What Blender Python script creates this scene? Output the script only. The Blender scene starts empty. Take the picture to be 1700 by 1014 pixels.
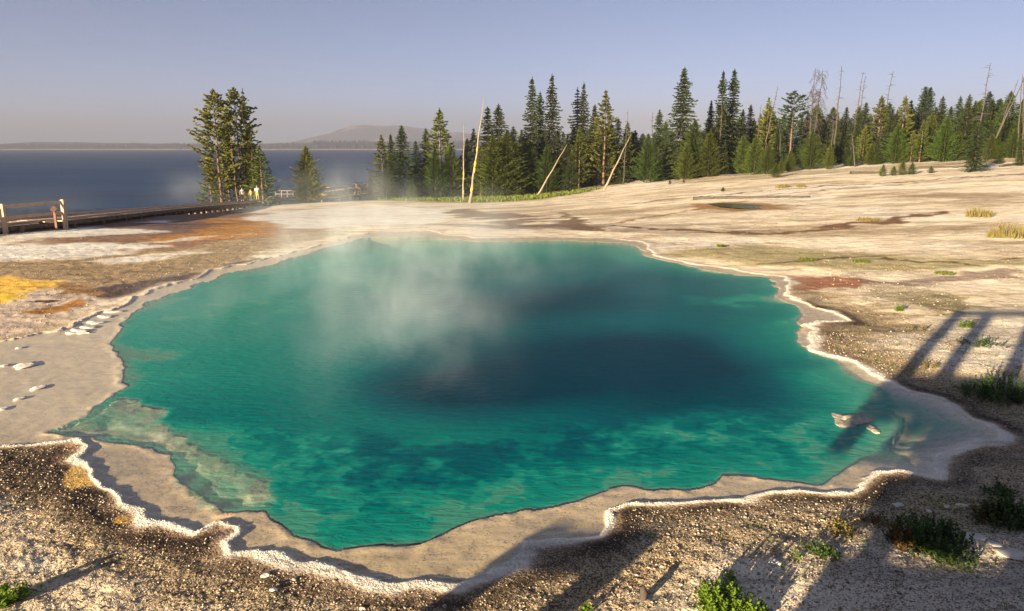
import bpy, math, random
import numpy as np
from mathutils import Vector, Matrix
R = math.radians
random.seed(7)
rs = np.random.RandomState(11)
SC = bpy.context.scene
COL = SC.collection

# ---------------------------------------------------------------- camera, sky, sun, exposure
H = 3.5; FPX = 1214.0; PITCH = R(12.2)
cd = bpy.data.cameras.new('camera'); cam = bpy.data.objects.new('camera', cd); COL.objects.link(cam)
cam.location = (0, 0, H); cam.rotation_euler = (R(90) - PITCH, 0, 0)
cd.sensor_width = 36; cd.lens = 36 * FPX / 1700; cd.clip_start = 0.05; cd.clip_end = 40000
SC.camera = cam
SUN_EL = R(9); SUN_AZ = R(218.8)          # azimuth clockwise from +Y
to_sun = Vector((math.sin(SUN_AZ) * math.cos(SUN_EL), math.cos(SUN_AZ) * math.cos(SUN_EL), math.sin(SUN_EL)))
w = bpy.data.worlds.new('World'); SC.world = w; w.use_nodes = True
nt = w.node_tree; bg = nt.nodes['Background']
sky = nt.nodes.new('ShaderNodeTexSky'); sky.sky_type = 'NISHITA'; sky.sun_disc = False
sky.sun_elevation = SUN_EL; sky.sun_rotation = SUN_AZ; sky.altitude = 2300
sky.air_density = 0.31; sky.dust_density = 0.5; sky.ozone_density = 0.5
nt.links.new(sky.outputs[0], bg.inputs[0]); bg.inputs[1].default_value = 0.05
sl = bpy.data.lights.new('sun', 'SUN'); sl.energy = 5.0; sl.angle = R(0.5); sl.color = (1.0, 0.79, 0.51)
so = bpy.data.objects.new('sun', sl); COL.objects.link(so)
so.rotation_euler = to_sun.to_track_quat('Z', 'Y').to_euler()
SC.view_settings.view_transform = 'Standard'; SC.view_settings.look = 'None'
SC.view_settings.gamma = 1; SC.view_settings.exposure = 2.0
SC.cycles.max_bounces = 6; SC.cycles.diffuse_bounces = 2; SC.cycles.glossy_bounces = 2
SC.cycles.transparent_max_bounces = 16; SC.cycles.volume_bounces = 1
SC.cycles.volume_step_rate = 1.0; SC.cycles.volume_max_steps = 128

# ---------------------------------------------------------------- numpy helpers
def sst(a, b, x):
    t = np.clip((x - a) / (b - a), 0, 1); return t * t * (3 - 2 * t)
_perm = rs.randint(0, 1 << 30, 4096)
_val = rs.rand(65536).astype(np.float32)
def vnoise(x, y, seed=0):
    xi = np.floor(x).astype(np.int64); yi = np.floor(y).astype(np.int64)
    fx = (x - xi); fy = (y - yi)
    fx = fx * fx * (3 - 2 * fx); fy = fy * fy * (3 - 2 * fy)
    def h(a, b):
        return _val[(_perm[(a + seed * 131) & 4095] + _perm[(b + seed * 517 + 77) & 4095] * 3) & 65535]
    v00 = h(xi, yi); v10 = h(xi + 1, yi); v01 = h(xi, yi + 1); v11 = h(xi + 1, yi + 1)
    return (v00 * (1 - fx) + v10 * fx) * (1 - fy) + (v01 * (1 - fx) + v11 * fx) * fy
def fbm(x, y, s, octv=4, seed=0, g=0.5):
    """0..1-ish, s = wavelength of the first octave in metres"""
    a = 1.0; t = 0.0; n = 0.0; f = 1.0 / s
    for i in range(octv):
        c, sn = math.cos(i * 0.9), math.sin(i * 0.9)
        n = n + a * vnoise((x * c - y * sn) * f + 13.7 * i, (x * sn + y * c) * f + 5.1 * i, seed + i)
        t += a; a *= g; f *= 2.03
    return n / t
def un(px, py, z=0.0):
    u = px - 850.0; v = 507.0 - py
    dy = FPX * math.cos(PITCH) + v * math.sin(PITCH); dz = v * math.cos(PITCH) - FPX * math.sin(PITCH)
    t = (z - H) / dz
    return (u * t, dy * t)
def ray(px, py):
    u = px - 850.0; v = 507.0 - py
    return u, FPX * math.cos(PITCH) + v * math.sin(PITCH), v * math.cos(PITCH) - FPX * math.sin(PITCH)
def poly_sd(P, X, Y, closed=True, cull=None):
    """signed distance (negative inside) of points to a polygon/polyline, optional cull radius"""
    P = np.asarray(P, float)
    out = np.full(X.shape, 1e3)
    m = np.ones(X.shape, bool)
    if cull is not None:
        m = (X > P[:, 0].min() - cull) & (X < P[:, 0].max() + cull) & (Y > P[:, 1].min() - cull) & (Y < P[:, 1].max() + cull)
    x = X[m]; y = Y[m]
    d2 = np.full(x.shape, 1e9); ins = np.zeros(x.shape, bool)
    n = len(P)
    for i in range(n if closed else n - 1):
        ax, ay = P[i]; bx, by = P[(i + 1) % n]
        ex, ey = bx - ax, by - ay
        wx = x - ax; wy = y - ay
        t = np.clip((wx * ex + wy * ey) / (ex * ex + ey * ey + 1e-12), 0, 1)
        dx = wx - ex * t; dy = wy - ey * t
        np.minimum(d2, dx * dx + dy * dy, out=d2)
        if closed and ay != by:
            c = ((ay > y) != (by > y)) & (x < (bx - ax) * (y - ay) / (by - ay) + ax)
            ins ^= c
    d = np.sqrt(d2)
    if closed: d = np.where(ins, -d, d)
    out[m] = d
    return out

# ---------------------------------------------------------------- terrain height table (azimuth x distance)
PXC = [-500, 0, 200, 400, 600, 800, 900, 1000, 1150, 1300, 1450, 1700, 2300]
RR = [0, 20, 30, 40, 55, 75, 95, 115, 150, 300]
ZT = [[.02, .05, -.05, -.4, -2.4, -4.8, -5.8, -6.5, -8, -9],
      [.02, .05, -.05, -.3, -1.0, -3.8, -5.6, -6.5, -8, -9],
      [.02, .03, -.15, -.30, -.85, -3.0, -5.6, -6.5, -8, -9],
      [.02, .00, -.25, -.6, -1.15, -2.25, -3.5, -5.2, -8, -9],
      [.02, .00, -.30, -.7, -1.3, -2.2, -2.95, -4.6, -7, -9],
      [.02, .00, -.25, -.6, -1.15, -2.1, -2.95, -3.7, -5.8, -9],
      [.02, .00, -.20, -.5, -.95, -1.7, -2.35, -2.7, -3.2, -5],
      [.02, .00, -.15, -.35, -.65, -1.1, -1.45, -1.4, -1.0, -.5],
      [.02, .05, .0, -.05, -.05, -.1, -.1, .2, .8, 2],
      [.02, .1, .1, .15, .3, .55, .9, 1.4, 2.2, 3],
      [.02, .15, .2, .35, .7, 1.2, 1.75, 2.3, 3, 4],
      [.02, .25, .35, .6, 1.05, 1.8, 2.6, 3.1, 4, 5],
      [.02, .25, .4, .7, 1.2, 2.0, 2.8, 3.4, 4.2, 5]]
AZC = [math.atan2(p - 850, FPX * math.cos(PITCH) + 262 * math.sin(PITCH)) for p in PXC]
_az = np.linspace(-1.0, 1.0, 161); _lr = np.linspace(0, 300, 601)
_T = np.array([np.interp(_lr, RR, z) for z in ZT])
_T = np.array([np.interp(_az, AZC, _T[:, k]) for k in range(601)]).T      # az x r
def _blur(T, n, ax):
    k = np.hanning(n + 2)[1:-1]; k /= k.sum()
    pad = [(0, 0), (0, 0)]; pad[ax] = (n // 2, n // 2)
    return np.apply_along_axis(lambda v: np.convolve(v, k, 'valid'), ax, np.pad(T, pad, 'edge'))
_T = _blur(_blur(_T, 15, 0), 31, 1)
def zbase(X, Y):
    X = np.asarray(X, float); Y = np.asarray(Y, float)
    az = np.arctan2(X, np.maximum(Y, 1e-6) if np.ndim(Y) == 0 else np.where(Y > 0, Y, 1e-6))
    r = np.hypot(X, Y)
    a = np.clip((az + 1.0) / 2.0 * 160, 0, 159.999); b = np.clip(r / 300 * 600, 0, 599.999)
    i = a.astype(int); j = b.astype(int); fa = a - i; fb = b - j
    z = (_T[i, j] * (1 - fa) + _T[i + 1, j] * fa) * (1 - fb) + (_T[i, j + 1] * (1 - fa) + _T[i + 1, j + 1] * fa) * fb
    return z
def at(px, py):
    """point of the bare ground seen at a pixel of the photograph"""
    dx, dy, dz = ray(px, py); L = math.hypot(dx, dy)
    t = 3.0 / L
    prev = t
    while t * L < 400:
        if H + dz * t < float(zbase(dx * t, dy * t)): break
        prev = t; t += 0.15 / L * max(1, t * L * 0.02)
    a, b = prev, t
    for _ in range(20):
        m = (a + b) / 2
        if H + dz * m < float(zbase(dx * m, dy * m)): b = m
        else: a = m
    return (dx * b, dy * b)
def atr(px, r, hpy=262):
    """point on the ground in the direction of column px at horizontal distance r"""
    dx, dy, dz = ray(px, hpy); L = math.hypot(dx, dy)
    return (dx / L * r, dy / L * r)
def ztop(px, py, x, y):
    dx, dy, dz = ray(px, py)
    return H + dz / dy * y

# ---------------------------------------------------------------- outlines of the pool (photograph pixels laid on the water plane)
RIM = [(-160, 742), (0, 742), (40, 742), (100, 730), (130, 728), (137, 745), (124, 765), (150, 785), (160, 803), (195, 822), (222, 848),
       (240, 865), (290, 875), (330, 886), (368, 871), (400, 878), (402, 890), (378, 903), (395, 915), (440, 911), (490, 928),
       (560, 943), (620, 960), (660, 966), (700, 960), (760, 965), (820, 943), (862, 933), (880, 903), (925, 901), (985, 892), (1002, 880),
       (1010, 852), (1040, 840), (1100, 836), (1170, 830), (1250, 823), (1330, 820), (1390, 816), (1430, 810), (1440, 795), (1460, 785),
       (1500, 781), (1560, 792), (1545, 775), (1560, 762), (1590, 745), (1665, 728), (1660, 716), (1600, 690), (1570, 668), (1520, 655), (1450, 620),
       (1400, 598), (1345, 578), (1352, 560), (1345, 540), (1370, 535), (1412, 532), (1390, 522), (1340, 508), (1310, 490), (1300, 460),
       (1240, 451), (1160, 441), (1100, 427), (1075, 415), (1080, 405), (1060, 400), (1000, 394), (900, 393), (850, 394), (790, 394),
       (740, 389), (720, 383), (640, 383), (590, 391), (540, 405), (480, 420), (430, 434), (350, 448), (320, 463), (260, 481),
       (215, 500), (150, 527), (110, 545), (40, 560), (0, 566), (-160, 575)]
DEEP = [(190, 655), (215, 640), (205, 605), (190, 570), (200, 535), (245, 500), (300, 482), (370, 455), (450, 440), (520, 418), (600, 395),
        (700, 392), (800, 400), (950, 399), (1050, 404), (1075, 425), (1160, 447), (1280, 462), (1290, 495), (1335, 520), (1330, 570),
        (1400, 615), (1470, 650), (1500, 690), (1480, 730), (1420, 765), (1390, 785), (1370, 800), (1300, 798), (1240, 789), (1195, 784), (1187, 797), (1140, 807),
        (1080, 810), (1040, 806), (1000, 822), (930, 840), (860, 849), (810, 860), (760, 876), (700, 900), (640, 904), (560, 910), (490, 890), (475, 868),
        (445, 845), (375, 850), (340, 830), (290, 795), (285, 755), (200, 738), (150, 725), (90, 715), (150, 690), (170, 665)]
MIDL = [(95, 720), (140, 690), (190, 662), (240, 670), (275, 682), (262, 705), (290, 722), (350, 745), (400, 768), (440, 795), (452, 825), (430, 845), (375, 850), (335, 830),
        (288, 798), (282, 755), (200, 738), (150, 725)]
MIDR = [(1395, 600), (1440, 640), (1500, 665), (1560, 700), (1540, 735), (1450, 765), (1395, 800), (1365, 800), (1370, 770), (1400, 730), (1340, 700), (1330, 620)]
RIMW = [un(*p) for p in RIM]; DEEPW = [un(*p) for p in DEEP]; MIDLW = [un(*p) for p in MIDL]; MIDRW = [un(*p) for p in MIDR]
def warp(X, Y, k=1.0):
    r = np.hypot(X, Y); f = np.clip(r / 8, .6, 2.2) * k
    wx = (fbm(X, Y, .9, 3, 3, .6) - .5) * .30 * f + (vnoise(X / .13, Y / .13, 5) - .5) * .05
    wy = (fbm(X, Y, .9, 3, 9, .6) - .5) * .30 * f + (vnoise(X / .13, Y / .13, 6) - .5) * .05
    return X + wx, Y + wy

# ---------------------------------------------------------------- materials
MATS = {}
def mat(name, base, rough=.8, spec=.3, var=0.0, noise=None, bump=None, metal=0, trans=0, obj_rand=0.0):
    """procedural material: base colour varied by two noises, optional bump"""
    if name in MATS: return MATS[name]
    m = bpy.data.materials.new(name); m.use_nodes = True; MATS[name] = m
    n = m.node_tree.nodes; l = m.node_tree.links; p = n['Principled BSDF']
    p.inputs['Roughness'].default_value = rough; p.inputs['Specular IOR Level'].default_value = spec
    tc = n.new('ShaderNodeTexCoord')
    if noise is None: noise = 6.0
    nz = n.new('ShaderNodeTexNoise'); nz.inputs['Scale'].default_value = noise; nz.inputs['Detail'].default_value = 6
    l.new(tc.outputs['Object'], nz.inputs['Vector'])
    mr = n.new('ShaderNodeMapRange'); mr.inputs[1].default_value = .3; mr.inputs[2].default_value = .7
    mr.inputs[3].default_value = 1 - var; mr.inputs[4].default_value = 1 + var
    l.new(nz.outputs[0], mr.inputs[0])
    mul = n.new('ShaderNodeVectorMath'); mul.operation = 'SCALE'; mul.inputs[0].default_value = base[:3]
    l.new(mr.outputs[0], mul.inputs['Scale'])
    src = mul.outputs[0]
    if obj_rand:
        oi = n.new('ShaderNodeObjectInfo'); hs = n.new('ShaderNodeHueSaturation')
        a = n.new('ShaderNodeMapRange'); a.inputs[3].default_value = .5 - obj_rand * .12; a.inputs[4].default_value = .5 + obj_rand * .10
        b = n.new('ShaderNodeMapRange'); b.inputs[3].default_value = 1 - obj_rand; b.inputs[4].default_value = 1 + obj_rand
        l.new(oi.outputs['Random'], a.inputs[0])
        fr = n.new('ShaderNodeMath'); fr.operation = 'FRACT'; f2 = n.new('ShaderNodeMath'); f2.operation = 'MULTIPLY'; f2.inputs[1].default_value = 7.31
        l.new(oi.outputs['Random'], f2.inputs[0]); l.new(f2.outputs[0], fr.inputs[0]); l.new(fr.outputs[0], b.inputs[0])
        l.new(a.outputs[0], hs.inputs['Hue']); l.new(b.outputs[0], hs.inputs['Value']); l.new(src, hs.inputs['Color']); src = hs.outputs[0]
    l.new(src, p.inputs['Base Color'])
    if bump:
        b = n.new('ShaderNodeBump'); b.inputs['Strength'].default_value = bump; b.inputs['Distance'].default_value = .02
        l.new(nz.outputs[0], b.inputs['Height']); l.new(b.outputs[0], p.inputs['Normal'])
    if trans:
        # leaves let some light through
        tr = n.new('ShaderNodeBsdfTranslucent'); mx = n.new('ShaderNodeMixShader'); mx.inputs[0].default_value = trans
        l.new(src, tr.inputs[0]); l.new(p.outputs[0], mx.inputs[1]); l.new(tr.outputs[0], mx.inputs[2])
        l.new(mx.outputs[0], n['Material Output'].inputs[0])
    return m

def new_mesh(name, V, F, m=None, parent=None, smooth=False, uni=True):
    """V (n,3) array, F (k,m) int array (same size faces) or list of lists"""
    me = bpy.data.meshes.new(name)
    V = np.asarray(V, np.float32).reshape(-1, 3)
    if isinstance(F, np.ndarray):
        k = F.shape[1]; nf = len(F)
        me.vertices.add(len(V)); me.vertices.foreach_set('co', V.ravel())
        me.loops.add(nf * k); me.loops.foreach_set('vertex_index', F.astype(np.int32).ravel())
        me.polygons.add(nf); me.polygons.foreach_set('loop_start', np.arange(0, nf * k, k, dtype=np.int32))
        me.polygons.foreach_set('loop_total', np.full(nf, k, np.int32))
        if smooth: me.polygons.foreach_set('use_smooth', np.ones(nf, bool))
        me.update(calc_edges=True)
    else:
        me.from_pydata([tuple(v) for v in V], [], F); me.update()
        if smooth:
            for p in me.polygons: p.use_smooth = True
    if m: me.materials.append(m)
    o = bpy.data.objects.new(name, me); COL.objects.link(o)
    if parent: o.parent = parent
    return o
def tag(o, label=None, cat=None, group=None, kind=None):
    if label: o['label'] = label
    if cat: o['category'] = cat
    if group: o['group'] = group
    if kind: o['kind'] = kind
    return o
def empty(name, loc=(0, 0, 0), rz=0):
    o = bpy.data.objects.new(name, None); COL.objects.link(o); o.location = loc; o.rotation_euler = (0, 0, rz)
    o.empty_display_size = .2
    return o
class MB:
    def __init__(s): s.V = []; s.F = []
    def add(s, V, F):
        b = len(s.V); s.V += [tuple(v) for v in V]; s.F += [[i + b for i in f] for f in F]
    def bar(s, a, b, w, h, up=(0, 0, 1), bev=0.0):
        """box from a to b, width w (sideways) and height h"""
        a = Vector(a); b = Vector(b); d = (b - a).normalized(); u = Vector(up)
        sd = d.cross(u)
        if sd.length < 1e-4: sd = Vector((1, 0, 0))
        sd.normalize(); u = sd.cross(d).normalized()
        sd = sd * w / 2; u = u * h / 2
        V = [a - sd - u, a + sd - u, a + sd + u, a - sd + u, b - sd - u, b + sd - u, b + sd + u, b - sd + u]
        s.add(V, [[0, 1, 2, 3], [7, 6, 5, 4], [0, 4, 5, 1], [1, 5, 6, 2], [2, 6, 7, 3], [3, 7, 4, 0]])
    def tube(s, pts, rad, n=8, jit=0):
        pts = [Vector(p) for p in pts]; V = []; F = []
        for i, p in enumerate(pts):
            d = (pts[min(i + 1, len(pts) - 1)] - pts[max(i - 1, 0)]).normalized()
            x = d.orthogonal().normalized() if abs(d.z) < .9 else Vector((1, 0, 0))
            x = (x - d * x.dot(d)).normalized(); y = d.cross(x)
            for k in range(n):
                a = 2 * math.pi * k / n; r = rad[i] * (1 + random.uniform(-jit, jit))
                V.append(p + x * math.cos(a) * r + y * math.sin(a) * r)
        for i in range(len(pts) - 1):
            for k in range(n):
                F.append([i * n + k, i * n + (k + 1) % n, (i + 1) * n + (k + 1) % n, (i + 1) * n + k])
        F.append(list(range(n))[::-1]); F.append([(len(pts) - 1) * n + k for k in range(n)])
        s.add(V, F)
    def lump(s, c, r, seed=0, sq=(1, 1, .7), sub=2, rough=.25):
        rn = random.Random(seed); V, F = ICO[sub]
        ph = [rn.uniform(0, 6.28) for _ in range(6)]; fr = [rn.uniform(1.5, 4) for _ in range(6)]
        W = []
        for v in V:
            k = 1 + rough * (math.sin(v[0] * fr[0] + ph[0]) * math.sin(v[1] * fr[1] + ph[1]) + .6 * math.sin(v[2] * fr[2] + v[0] * fr[3] + ph[2])) + rn.uniform(-.07, .07) * rough * 3
            W.append((c[0] + v[0] * r * sq[0] * k, c[1] + v[1] * r * sq[1] * k, c[2] + v[2] * r * sq[2] * k))
        s.add(W, F)
    def build(s, name, m=None, parent=None, smooth=False):
        return new_mesh(name, s.V, s.F, m, parent, smooth)
import bmesh
ICO = {}
for sub in (1, 2, 3):
    bm = bmesh.new(); bmesh.ops.create_icosphere(bm, subdivisions=sub, radius=1)
    bm.verts.ensure_lookup_table()
    ICO[sub] = ([tuple(v.co) for v in bm.verts], [[v.index for v in f.verts] for f in bm.faces]); bm.free()

# ---------------------------------------------------------------- ground sheet
def grid_axes():
    th = np.concatenate([np.linspace(-180, -60, 40)[:-1], np.linspace(-60, -40, 60)[:-1], np.linspace(-40, 42, 1000)[:-1],
                         np.linspace(42, 60, 60)[:-1], np.linspace(60, 180, 40)])
    r = np.concatenate([[0.0, 1.0, 2.0, 2.8], np.exp(np.linspace(math.log(3.4), math.log(130), 1050)), [140, 160, 200, 260, 400, 800, 1500, 3000, 6000, 9000]])
    return np.radians(th), r
th, rr = grid_axes()
TH, RG = np.meshgrid(th, rr, indexing='ij')
GX = (np.sin(TH) * RG).ravel(); GY = (np.cos(TH) * RG).ravel()
near = np.hypot(GX, GY) < 60
WX, WY = warp(GX, GY)
sdr = poly_sd(RIMW, WX, WY, cull=12)
sdd = poly_sd(DEEPW, *warp(GX, GY, .8), cull=4)
sml = poly_sd(MIDLW, *warp(GX, GY, .7), cull=2) + (fbm(GX, GY, .45, 4, 251, .65) - .5) * .45 * (GX < 0)
smr = poly_sd(MIDRW, WX, WY, cull=2)
Z0 = zbase(GX, GY)
out = np.maximum(sdr, 0)
rgh = np.hypot(GX, GY)
# land: gentle relief, scalloped little terraces and grit
relk = .35 + .65 * sst(-1, 5, GX)
rel = relk * (fbm(GX, GY, 9, 4, 21) - .5) * .18 * sst(1.5, 7, out) + relk * (fbm(GX, GY, 1.3, 4, 31, .6) - .5) * .06 * sst(.2, 2.5, out)
rel += (fbm(GX, GY, .28, 3, 41, .65) - .5) * .035 * sst(.05, .5, out) * np.clip(30 / np.maximum(rgh, 1), 0, 1)
grit = (vnoise(GX / .045, GY / .045, 51) - .5) * .007 + (vnoise(GX / .022, GY / .022, 52) - .5) * .004
grit *= sst(0.0, .5, sdr) * np.clip(14 / np.maximum(rgh, 1) - .3, 0, 1)
bank = .006 + .012 * sst(.3, 2.0, out) + .07 * sst(.1, 2.0, out) * sst(-1, 4, GX)
zl = bank * (1 - sst(2.5, 9, out)) + Z0 * sst(1.0, 9, out)
zl = zl + rel
# crust lip round the water, in knobs
lipw = np.where(rgh < 14, .10, .10 + (rgh - 14) * .003) * (.5 + 1.1 * sst(.3, .72, fbm(GX, GY, .9, 3, 66)))
knob = vnoise(GX / .10, GY / .10, 61) * .6 + vnoise(GX / .045, GY / .045, 62) * .4
lip = np.exp(-((sdr - lipw * .35) / (lipw * .55)) ** 2) * (.001 + .015 * knob)
# under water
crk = fbm(GX, GY, .35, 3, 71, .6)
tip = sst(3.6, 4.8, GX) * (1 - sst(12, 14, GY))
zs = -.005 - .008 * sst(0, .6, -sdr) - (crk - .5) * .010 - .003 * vnoise(GX / .12, GY / .2, 72) - .22 * tip * sst(0, .9, -sdr)
edge_knob = np.exp(-((sdd - .06) / .07) ** 2) * .012 * vnoise(GX / .11, GY / .11, 73)
zs = zs + edge_knob
e = np.maximum(-sdd, 0)
zd = -.16 - 1.1 * (1 - np.exp(-e / .30)) - .30 * e + (fbm(GX, GY, 1.1, 4, 81, .6) - .5) * .5 * sst(.1, 1, e)
zd = np.maximum(zd, -4.5)
zm = -.035 - (fbm(GX, GY, .5, 4, 85, .65) - .5) * .05 - .03 * sst(0, .8, -sml)
zd = np.where(sml < 0, np.maximum(zd, zm), zd)
zr = -.28 - .5 * sst(0, 1.2, -smr) - (fbm(GX, GY, .8, 3, 86) - .5) * .35
wz = 1 - sst(-.6, .35, smr); zd = zd * (1 - wz) + np.maximum(zd, zr) * wz
zin = np.where(sdd < 0, zd, zs)
GZ = np.where(sdr > 0, zl + grit, zin)
GZ = GZ * sst(0, .04, np.abs(sdr)) + .01 * (1 - sst(0, .04, np.abs(sdr))) + lip
far = sst(200, 400, rgh)
GZ = np.where(sdr > 900, Z0 + rel + grit, GZ)
GZ = GZ - far * 0
# far land: under the lake on the left, plain on the right
azg = np.degrees(np.arctan2(GX, GY))
lakeside = (azg < 3)
GZ = np.where((rgh > 280) & lakeside, -12, GZ)

# ---- colours laid over the land
def c3(*a): return np.array(a, float)
CREAM = c3(.88, .77, .59); WHITE = c3(.90, .86, .76); MAUVE = c3(.46, .35, .28); BROWN = c3(.20, .115, .065); DARK = c3(.055, .038, .024)
PURP = c3(.17, .12, .11); ORANGE = c3(.50, .21, .05); YEL = c3(.74, .45, .07); OLIVE = c3(.27, .22, .10); RUST = c3(.36, .14, .07); SHELF = c3(.84, .60, .38)
N = len(GX)
cA = np.tile(CREAM, (N, 1)); cB = np.tile(c3(.30, .21, .12), (N, 1)); mk = np.full(N, .17)
n1 = fbm(GX, GY, 6, 5, 101, .55); n2 = fbm(GX, GY, 1.6, 5, 111, .6); n3 = fbm(GX * .35, GY, 2.2, 5, 121, .6)
def lay(arr, m, c):
    arr[:] = arr * (1 - m[:, None]) + c * m[:, None]
# long streaky tints of the sinter flat
lay(cA, sst(.5, .68, n3) * .55, c3(.50, .38, .24)); lay(cA, sst(.48, .62, fbm(GX * .3, GY, 1.1, 4, 131, .6)) * .35, c3(.40, .30, .17))
lay(cA, sst(.55, .7, n1) * .6, WHITE)
mk += .25 * sst(.5, .7, n2) + .2 * sst(.5, .65, n3)
nWX = GX + (fbm(GX, GY, 1.5, 4, 141, .6) - .5) * 1.6 * np.clip(rgh / 20, .25, 1.6); nWY = GY + (fbm(GX, GY, 1.5, 4, 151, .6) - .5) * 1.6 * np.clip(rgh / 20, .25, 1.6)
def region(P, soft=.4, plane=False, closed=True, width=0):
    Q = [(un(*p) if plane else at(*p)) for p in P]
    d = poly_sd(Q, nWX, nWY, closed=closed, cull=soft * 3 + width + 2) - width
    return 1 - sst(-soft, soft, d)
def paint(m, A=None, B=None, k=None, streak=0.0):
    if streak: m = m * sst(.5 - streak, .5 + .02, n2 * .5 + n3 * .5 + .06)
    if A is not None: lay(cA, m, A)
    if B is not None: lay(cB, m, B)
    if k is not None: mk[:] = mk * (1 - m) + k * m
# grassy tinge along the foot of the trees and on the lake bank
paint(region([(-50, 374), (200, 349), (330, 335), (450, 330), (530, 327), (620, 322), (870, 326), (1000, 312), (900, 331), (780, 337), (640, 333), (560, 336), (450, 337), (330, 345), (200, 352), (0, 376)], 1.6) * .85, c3(.36, .30, .11), c3(.12, .13, .03), .5)
paint(region([(1100, 300), (1300, 286), (1700, 262), (1700, 268), (1400, 285), (1150, 305)], 1.0) * .5, c3(.42, .33, .16), c3(.14, .11, .04), .5)
paint(region([(1090, 420), (1250, 410), (1450, 420), (1700, 432), (1700, 440), (1420, 445), (1250, 440), (1120, 425)], .5) * .8, c3(.48, .40, .20), c3(.20, .19, .06), .5)
# brown runoff plain at the left
paint(region([(60, 385), (150, 366), (300, 352), (360, 346), (400, 352), (470, 368), (540, 385), (560, 397), (470, 418), (330, 440), (200, 440), (120, 425), (60, 400)], .8), c3(.42, .26, .17), BROWN, .5)
paint(region([(330, 362), (420, 362), (480, 376), (440, 400), (300, 404), (230, 400), (320, 385)], .8), c3(.66, .32, .07), c3(.36, .15, .04), .35, .15)
paint(region([(180, 372), (300, 363), (370, 372), (290, 386), (200, 388)], .8) * .8, c3(.26, .15, .13), PURP, .5)
paint(region([(-60, 500), (-60, 440), (60, 435), (250, 420), (400, 405), (560, 396), (470, 420), (420, 435), (330, 452), (240, 470), (160, 480), (100, 468), (0, 466)], .5), c3(.56, .42, .25), c3(.17, .11, .06), .5)
paint(region([(150, 486), (240, 466), (330, 447), (410, 432), (440, 432), (350, 449), (320, 463), (262, 482), (210, 495)], .25, True), c3(.17, .12, .11), c3(.07, .045, .045), .5)
paint(region([(350, 452), (420, 440), (445, 436), (340, 462), (300, 472)], .15, True) * .7, c3(.34, .27, .27), c3(.2, .15, .15), .3)
for P in ([(10, 385), (100, 378), (240, 381), (275, 385), (150, 393), (40, 396)], [(-60, 404), (60, 408), (200, 404), (290, 410), (200, 424), (90, 432), (-60, 432)],
          [(230, 369), (300, 365), (290, 370)], [(200, 406), (330, 395), (440, 386), (400, 392), (300, 402)], [(130, 438), (280, 424), (360, 422), (240, 436)],
          [(390, 362), (470, 352), (620, 338), (760, 350), (720, 372), (600, 380), (500, 380), (440, 368)], [(60, 381), (120, 374), (170, 377), (120, 382)]):
    paint(region(P, .5), WHITE, c3(.6, .5, .35), .10, .20)
paint(region([(560, 384), (640, 378), (740, 378), (900, 385), (1060, 394), (900, 392), (740, 386), (640, 381)], .35) * .8, c3(.36, .24, .17), c3(.2, .12, .08), .4)
# yellow and orange mats at the far left
paint(region([(-80, 500), (-60, 470), (0, 472), (90, 478), (160, 487), (200, 498), (130, 520), (60, 540), (0, 556), (-80, 560)], .2, True), c3(.66, .53, .42), c3(.5, .38, .28), .15)
paint(region([(-60, 470), (0, 462), (60, 464), (110, 468), (100, 478), (40, 484), (-60, 492)], .25), c3(.86, .54, .09), ORANGE, .15)
paint(region([(-60, 492), (20, 485), (58, 482), (40, 492), (0, 502), (-60, 508)], .15), c3(.90, .60, .07), ORANGE, .08)
paint(region([(45, 526), (80, 508), (130, 494), (155, 497), (145, 510), (90, 524)], .12, True), c3(.50, .24, .06), c3(.35, .14, .05), .3)
paint(region([(40, 500), (60, 497), (85, 499), (60, 503)], .05, True), c3(.12, .08, .06), DARK, .6)
paint(region([(100, 468), (160, 474), (200, 486), (160, 490), (100, 480)], .15, True), c3(.42, .24, .10), BROWN, .4)
# channels, streaks and painted crevice shade on the right slope
paint(region([(735, 352), (770, 345), (800, 352), (900, 358), (950, 366), (955, 386), (860, 384), (800, 368)], .5), c3(.27, .18, .13), BROWN, .6, .12)
paint(region([(955, 372), (1020, 380), (1130, 386), (1240, 388), (1330, 383), (1410, 374), (1500, 362), (1570, 352)], .25, closed=False, width=.35), c3(.26, .14, .07), c3(.15, .08, .04), .6)
paint(region([(960, 376), (1040, 368), (1090, 358), (1160, 345), (1190, 340)], .2, closed=False, width=.2), c3(.46, .24, .07), BROWN, .4)
paint(region([(930, 350), (960, 360), (985, 376), (1010, 392), (950, 392), (940, 372)], .3), c3(.22, .13, .07), BROWN, .6)
paint(region([(1150, 338), (1230, 334), (1310, 338), (1320, 345), (1230, 349), (1160, 346)], .5), c3(.40, .24, .10), BROWN, .4)
paint(region([(1040, 338), (1120, 330), (1160, 326)], .3, closed=False, width=.15), c3(.2, .13, .07), DARK, .6)  # dark line painting the shade in a crevice of the slope
paint(region([(1180, 325), (1330, 312), (1480, 303), (1700, 289)], .25, closed=False, width=.22), c3(.16, .11, .06), DARK, .6)  # shade of the longer crevice, put into the ground colour
paint(region([(1290, 322), (1420, 312), (1560, 300), (1700, 290)], .3, closed=False, width=.15), c3(.25, .17, .09), BROWN, .5)
paint(region([(1260, 436), (1400, 428), (1500, 428), (1600, 436), (1640, 440)], .12, closed=False, width=.10), c3(.2, .14, .06), DARK, .6)
paint(region([(1560, 428), (1700, 430)], .1, closed=False, width=.08), c3(.2, .14, .06), DARK, .6)
paint(region([(1460, 325), (1560, 318), (1700, 318), (1700, 328), (1560, 330)], .8) * .6, c3(.34, .24, .14), BROWN, .5)
paint(region([(1000, 352), (1060, 356), (1130, 354), (1080, 362)], .5) * .5, c3(.4, .28, .16), BROWN, .4)
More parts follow.
